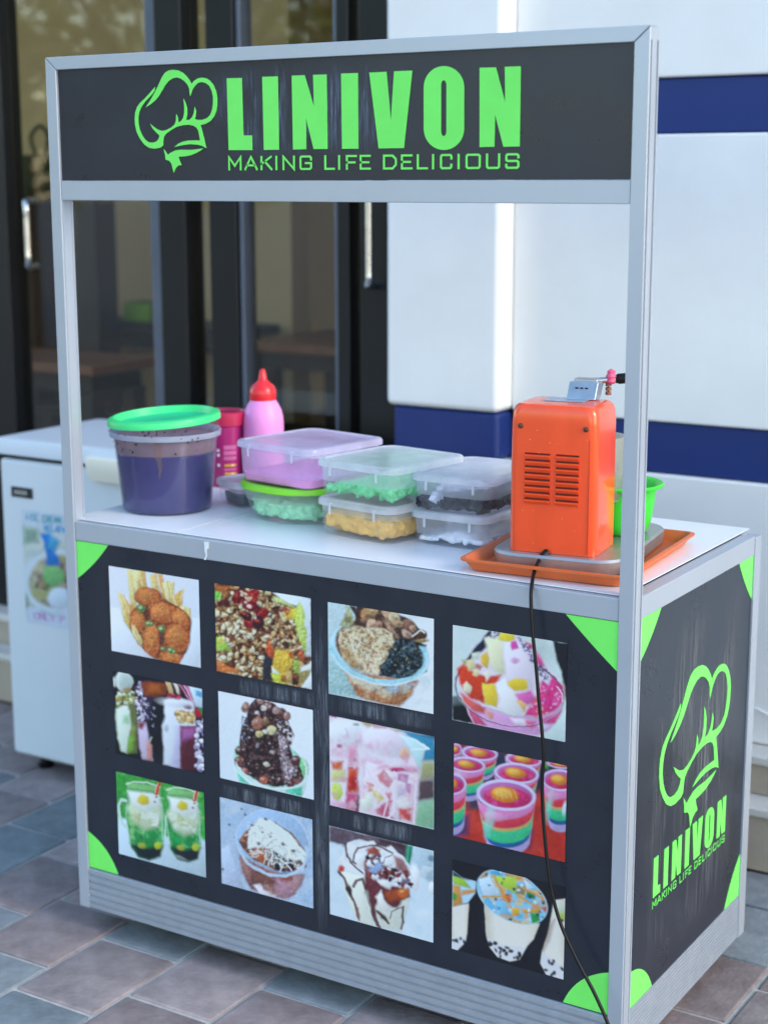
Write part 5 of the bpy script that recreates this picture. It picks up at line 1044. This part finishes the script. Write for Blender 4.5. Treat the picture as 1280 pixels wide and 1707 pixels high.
l = MB().lathe([(.001, -.002), (.03, -.0015), (.06, -.0035), (.088, -.003), (.094, -.001), (.1, .0125), (.1035, .0125), (.1115, .009), (.113, .003), (.1128, -.003), (.1105, -.0035), (.1095, .001), (.1035, .009), (.0975, -.0035), (.001, -.006)], 72)
for i, v in enumerate(l.v):
    rr = math.hypot(v[0], v[1])
    if rr < .09: l.v[i] = (v[0], v[1], v[2] + .0)
l.xf(Matrix.Translation((-.002, .0, .1795)) @ Matrix.Rotation(R(-2.6), 4, 'Y') @ Matrix.Rotation(R(2.6), 4, 'X')); n72 = 72; l.m = [1 if i < 72 * 4 else 0 for i in range(len(l.f))]; lo = l.build('lid', [LG, mat('teal_lid_disc', '#2fc88e', .45, var=(7, .12))], bk, smooth=35)  # recessed disc coloured a darker teal than the rim
mm = mat('dark_speck', '#241f1c', .7, var=(20, .2))
rg = random.Random(3)
sb = MB()
for _ in range(46):
    a = R(rg.uniform(180, 360)); zz = rg.choice([rg.uniform(.121, .149), rg.uniform(.169, .172), rg.uniform(.152, .166)]); r0 = .0897 + (zz - .004) * .0963 if zz < .15 else (.1113 if zz < .161 else .1098)
    s = rg.uniform(.0006, .0017); b = MB().box(-s * 1.6, s * 1.6, -.0003, .0003, -s, s); b.xf(Matrix.Translation(((r0 + .0004) * math.cos(a), (r0 + .0004) * math.sin(a), zz)) @ Matrix.Rotation(a + math.pi / 2, 4, 'Z') @ Matrix.Rotation(rg.uniform(0, 3), 4, 'Y')); sb.add(b.v, b.f)
tag(sb.build('food_specks', mm, bk), None, None, None, 'stuff')

# magenta tub behind the bucket
pt = thing('powder_tub', 'magenta plastic tub with a printed label behind the drink bucket', 'tub', (.05, .455, T0))
MB().lathe([(.001, 0), (.036, 0), (.038, .003), (.0425, .138), (.0425, .14), (.001, .14)], 48).build('body', mat('magenta_plastic', '#a8266e', .35, var=(8, .06), coat=.2), pt, smooth=35)
MB().lathe([(.0435, .132), (.0475, .134), (.0485, .152), (.0485, .16), (.0455, .162), (.043, .156), (.001, .1545)], 48).build('lid', mat('crimson_plastic', '#b8244e', .4, var=(8, .06), coat=.15), pt, smooth=35)
lw = mat('label_pink_print', '#c9659c', .5, var=(60, .15)); ly = mat('label_gold_print', '#d9a32e', .45, var=(60, .15)); lwh = mat('label_white_print', '#e6dde8', .5, var=(60, .1))
def wrap(a0, a1, z0, z1, m):
    b = MB(); n = 6; r = lambda z: .0383 + (z - .003) * .036 + .0005
    vs = []
    for i in range(n + 1):
        a = R(a0 + (a1 - a0) * i / n)
        vs += [(r(z0) * math.cos(a), r(z0) * math.sin(a), z0), (r(z1) * math.cos(a), r(z1) * math.sin(a), z1)]
    b.add(vs, [(2 * i, 2 * i + 2, 2 * i + 3, 2 * i + 1) for i in range(n)]); b.build('label_print', m, pt)
for i, (z0, z1) in enumerate(((.083, .092), (.071, .080), (.060, .068), (.037, .042))): wrap(-58, -18, z0, z1, lw)
for z0, z1 in ((.046, .051), (.028, .033)): wrap(-56, -18, z0, z1, ly); wrap(-34, -28, z0 + .001, z1 - .001, lwh)
for z0 in (.078, .068, .046): wrap(-78, -70, z0, z0 + .006, lwh)
# squeeze bottle
sq = thing('squeeze_bottle', 'pink squeeze bottle with a red nozzle cap', 'bottle', (.127, .49, T0))
MB().lathe([(.001, 0), (.038, 0), (.042, .004), (.0435, .012), (.0435, .138), (.0425, .151), (.039, .165), (.032, .179), (.0265, .187), (.0255, .192), (.001, .192)], 48).build('body', mat('pink_bottle_plastic', '#ee96d4', .38, var=(6, .05), sss=.25), sq, smooth=35)
MB().lathe([(.0275, .1865), (.0285, .188), (.0285, .205), (.025, .216), (.015, .224), (.0095, .230), (.0075, .243), (.0055, .2505), (.003, .2525), (.0005, .253)], 40).build('nozzle_cap', mat('red_cap_plastic', '#e0242c', .35, var=(10, .05), coat=.3), sq, smooth=50)
# small dark-filled tub between bucket and green-lidded tub
t = tub('small_tub', 'small clear tub with dark sauce between bucket and lime lidded tub', .215, .315, -25, .105, .1, .05, r=.02, tabs=False)
mb = MB().loft([rrect(.039, .037, .016, 0), rrect(.042, .04, .017, .02), rrect(.040, .038, .017, .0215)], True, True); o = mb.build('dark_sauce', mat('dark_sauce', '#2f3038', .3, var=(20, .2)), None, smooth=40)
o.location = (.215, .315, T0 + .0032); o.rotation_euler.z = R(-25); tag(o, 'dark grey sauce in the small tub beside the bucket', 'sauce')

# ------------------------------------------------------------------ ice crusher on its tray
TRZ = 4.5
ORT = mat('terracotta_plastic', '#d56a35', .42, var=(10, .1), rvar=.1)
tr = MB(); a, b = .146, .192
tr.loft([rrect(a - .018, b - .018, .014, 0), rrect(a - .012, b - .012, .016, .002), rrect(a - .002, b - .002, .02, .017), rrect(a + .004, b + .004, .022, .0185), rrect(a + .004, b + .004, .022, .0215), rrect(a - .003, b - .003, .02, .0225), rrect(a - .006, b - .006, .018, .0185), rrect(a - .016, b - .016, .014, .0045), rrect(a - .022, b - .022, .012, .0035)], True, True)
o = tr.build('serving_tray', ORT, None, smooth=35); o.location = (1.003, .224, T0); o.rotation_euler.z = R(TRZ); tag(o, 'terracotta orange plastic tray under the ice crusher', 'tray')
mc = thing('ice_crusher', 'orange electric ice crusher with vents on a steel base plate', 'ice crusher', (1.0, .152, T0 + .0038), R(8.5)); mc.scale = (1.06, 1.06, 1.06)
PLZ = .027
pl = MB(); pl.loft([rrect(.104, .155, .045, 0, 8, .008, .083), rrect(.108, .159, .047, .003, 8, .008, .083), rrect(.110, .161, .048, PLZ - .004, 8, .008, .083), rrect(.107, .158, .046, PLZ, 8, .008, .083)], True, True)
pl.build('base_plate', M['dullsteel'], mc, smooth=35)
OR = mat('orange_enamel', '#f25324', .24, var=(7, .1), rvar=.12, coat=.5, stretch=(2, 2, .5))
hb = .236; bd_ = MB(); a, b = .072, .058
secs = [(a, b, .014, 0), (a, b, .014, .08), (a - .0005, b + .001, .014, .15), (a - .001, b + .002, .015, hb - .03), (a - .0022, b + .001, .015, hb - .014), (a - .0045, b - .001, .016, hb - .006), (a - .009, b - .0055, .016, hb - .0012), (a - .015, b - .0115, .014, hb)]
bd_.loft([rrect(hx_, hy_, r_, PLZ + .0005 + z_, 8, 0, (hy_ - b) * .5) for hx_, hy_, r_, z_ in secs], True, True)
body = bd_.build('housing', OR, mc, smooth=50)
# louvres: two columns of raised slats over dark slots on the back of the housing
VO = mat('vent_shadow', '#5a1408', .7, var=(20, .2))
for cxv, w in ((-.0245, .0205), (.0245, .0185)):
    for k in range(8):
        z = PLZ + .079 + k * .0103
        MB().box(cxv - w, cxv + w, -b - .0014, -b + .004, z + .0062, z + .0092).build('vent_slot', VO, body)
        pr = [(0, 0), (-.0012, .0006), (-.0034, .0042), (-.0034, .0058), (-.0006, .0064), (0, .0064)]
        MB().prism(pr, lambda a_, b_: (cxv - w, -b - .0012 + a_, z + b_), lambda a_, b_: (cxv + w, -b - .0012 + a_, z + b_)).build('vent_slat', OR, body)
for sx in (-1, 1):
    s = MB().lathe([(.0085, 0), (.0088, .0008), (.0062, .0014), (.0048, .0006), (.0042, .0035), (.002, .0048), (.0005, .005)], 20, cap0=True); s.xf(Matrix.Translation((sx * .053, -b + .0012, PLZ + hb - .034)) @ Matrix.Rotation(R(90), 4, 'X')); s.build('screw', mat('rusty_screw', '#6a4a3a', .5, .6, var=(60, .3)), mc, smooth=40)
MB().box(.0592, .0596, -b - .0009, -b + .002, PLZ + .004, PLZ + hb - .05).build('cover_seam', mat('seam_orange', '#a83412', .5, var=(20, .1)), body)
rg = random.Random(8); sc = MB()
for _ in range(12):
    x_, z_ = rg.uniform(-.055, .055), PLZ + rg.choice([rg.uniform(.01, .07), rg.uniform(.16, .2)]); s_ = rg.uniform(.0003, .0007); sc.box(x_ - s_, x_ + s_, -b - .0011, -b + .001, z_ - s_ * rg.uniform(.6, 2.5), z_ + s_)
tag(sc.build('scuff_specks', mat('pale_scuff', '#f6a66a', .6, var=(40, .2)), body), None, None, None, 'stuff')
# grey data plate on top, hopper bracket, lever with black grip and pink cap
MB().box(-.032, .034, -.012, .026, PLZ + hb + .0008, PLZ + hb + .0022).build('data_plate', mat('bluish_plate', '#9fb2c2', .35, .5, var=(60, .25)), mc, bevel=.0005)
zt = PLZ + hb
BR = mat('bracket_steel', '#a9bccb', .35, .7, var=(30, .15))
br = MB().prism([(.018, zt + .001), (.05, zt + .001), (.07, zt + .024), (.036, zt + .028)], lambda a_, b_: (-.004, a_, b_), lambda a_, b_: (.044, a_, b_)).build('hinge_bracket', BR, mc, bevel=.002)
for k in range(3): MB().box(.008 + k * .008, .013 + k * .008, .0285, .031, zt + .017, zt + .0195).build('bracket_mark', M['badge'], br)
b2 = MB().box(.0, .04, .045, .065, zt + .022, zt + .032).build('hinge_pin_block', M['dullsteel'], mc, bevel=.003)
MB().tube([(.03, .06, zt + .027), (.05, .066, zt + .029), (.066, .07, zt + .03)], .0055, 10).build('lever', M['steel'], mc, smooth=40)
MB().tube(catmull([(.062, .070, zt + .030), (.068, .072, zt + .031), (.08, .075, zt + .032), (.088, .077, zt + .032)], 4), [.007] * 3 + [.0085] * 6 + [.0085] * 3 + [.006], 14).build('lever_grip', M['rubber'], mc, smooth=50)
MB().lathe([(.001, 0), (.006, .001), (.0085, .005), (.007, .009), (.0088, .013), (.006, .018), (.007, .021), (.002, .0245), (.0005, .025)], 12, .056, .066).xf(Matrix.Translation((0, 0, zt + .022))).build('pink_knob', mat('pink_rubber', '#e05a80', .5, var=(20, .1)), mc, smooth=50)
for k in range(3): MB().lathe([(.0005, 0), (.005, .001), (.005, .006), (.0005, .007)], 10, .052, .066).xf(Matrix.Translation((0, 0, zt + .018 - k * .007))).build('spring_coil', mat('brown_spring%d' % k, '#8a5a48', .5, .3, var=(40, .2)), mc, smooth=50)
# pressing chute in front of the housing (far side): clear guard and steel drum
ch = MB(); ch.lathe([(.045, .09), (.052, .1), (.052, .19), (.049, .195), (.049, .102), (.043, .093)], 40, .022, .105); ch.build('ice_drum', frosted('ice_drum_plastic', '#dfe0d8', .42, '#eef0ec', .16), mc, smooth=35)
MB().lathe([(.02, .075), (.046, .0895), (.047, .096), (.03, .098)], 30, .022, .105, True, True).build('drum_base', M['dullsteel'], mc, smooth=35)
MB().box(-.02, .06, b + .0035, b + .03, PLZ + .12, PLZ + .21).build('drum_mount', M['cream'], mc, bevel=.006)
# green bowl catching the ice
gb_ = thing('ice_bowl', 'bright green plastic bowl standing behind the orange ice crusher', 'bowl', (1.03, .318, T0 + .0038 + PLZ * 1.06 + .0004))
lp = MB().lathe([(.001, 0), (.046, 0), (.051, .003), (.058, .02), (.0625, .05), (.0655, .079), (.067, .081), (.078, .0835), (.0795, .0875), (.076, .0900), (.066, .086), (.063, .081), (.0605, .05), (.0555, .022), (.048, .005), (.001, .003)], 56)
lp.build('body', mat('bright_green_plastic', '#3fd63a', .4, var=(8, .05), sss=.15), gb_, smooth=40)
hm = None

# power cord: out of the housing, over the tray, down the front of the cart to the ground
cp = [ray_plane(908, 924, 1, .0845), ray_plane(900, 931, 1, .074), ray_plane(893, 945, 1, .05), ray_plane(888, 962, 1, .016)]
cp += [ray_plane(x, y, 1, yy) for x, y, yy in ((885, 985, -.006), (885, 1010, -.012), (888, 1060, -.016), (893, 1110, -.018), (898, 1170, -.019), (903, 1220, -.02), (905.5, 1262, -.02), (903.5, 1300, -.02), (904, 1345, -.02), (908, 1400, -.021), (914, 1455, -.022), (921, 1495, -.022), (936, 1545, -.022), (962, 1602, -.023), (990, 1655, -.024), (1013, 1707, -.025), (1034, 1765, -.028))]
lp_ = cp[-1]; cp += [Vector((lp_.x + .03, -.036, .03)), Vector((lp_.x + .07, -.05, .008)), Vector((lp_.x + .15, -.06, .0045)), Vector((lp_.x + .34, -.1, .0045)), Vector((lp_.x + .6, -.06, .0045))]
pcd = thing('power_cord', 'black power cord hanging down the front of the cart from the ice crusher', 'cord', tuple(cp[0]))
off = cp[0]
MB().tube(catmull([p - off for p in cp], 6), .0031, 10).build('cable', M['rubber'], pcd, smooth=60)
d0 = (cp[1] - cp[0]).normalized()
MB().tube([Vector((0, 0, 0)) - d0 * .006, d0 * .004, d0 * .016], [.0068, .0066, .0046], 12).build('strain_relief', M['rubber'], pcd, smooth=50)
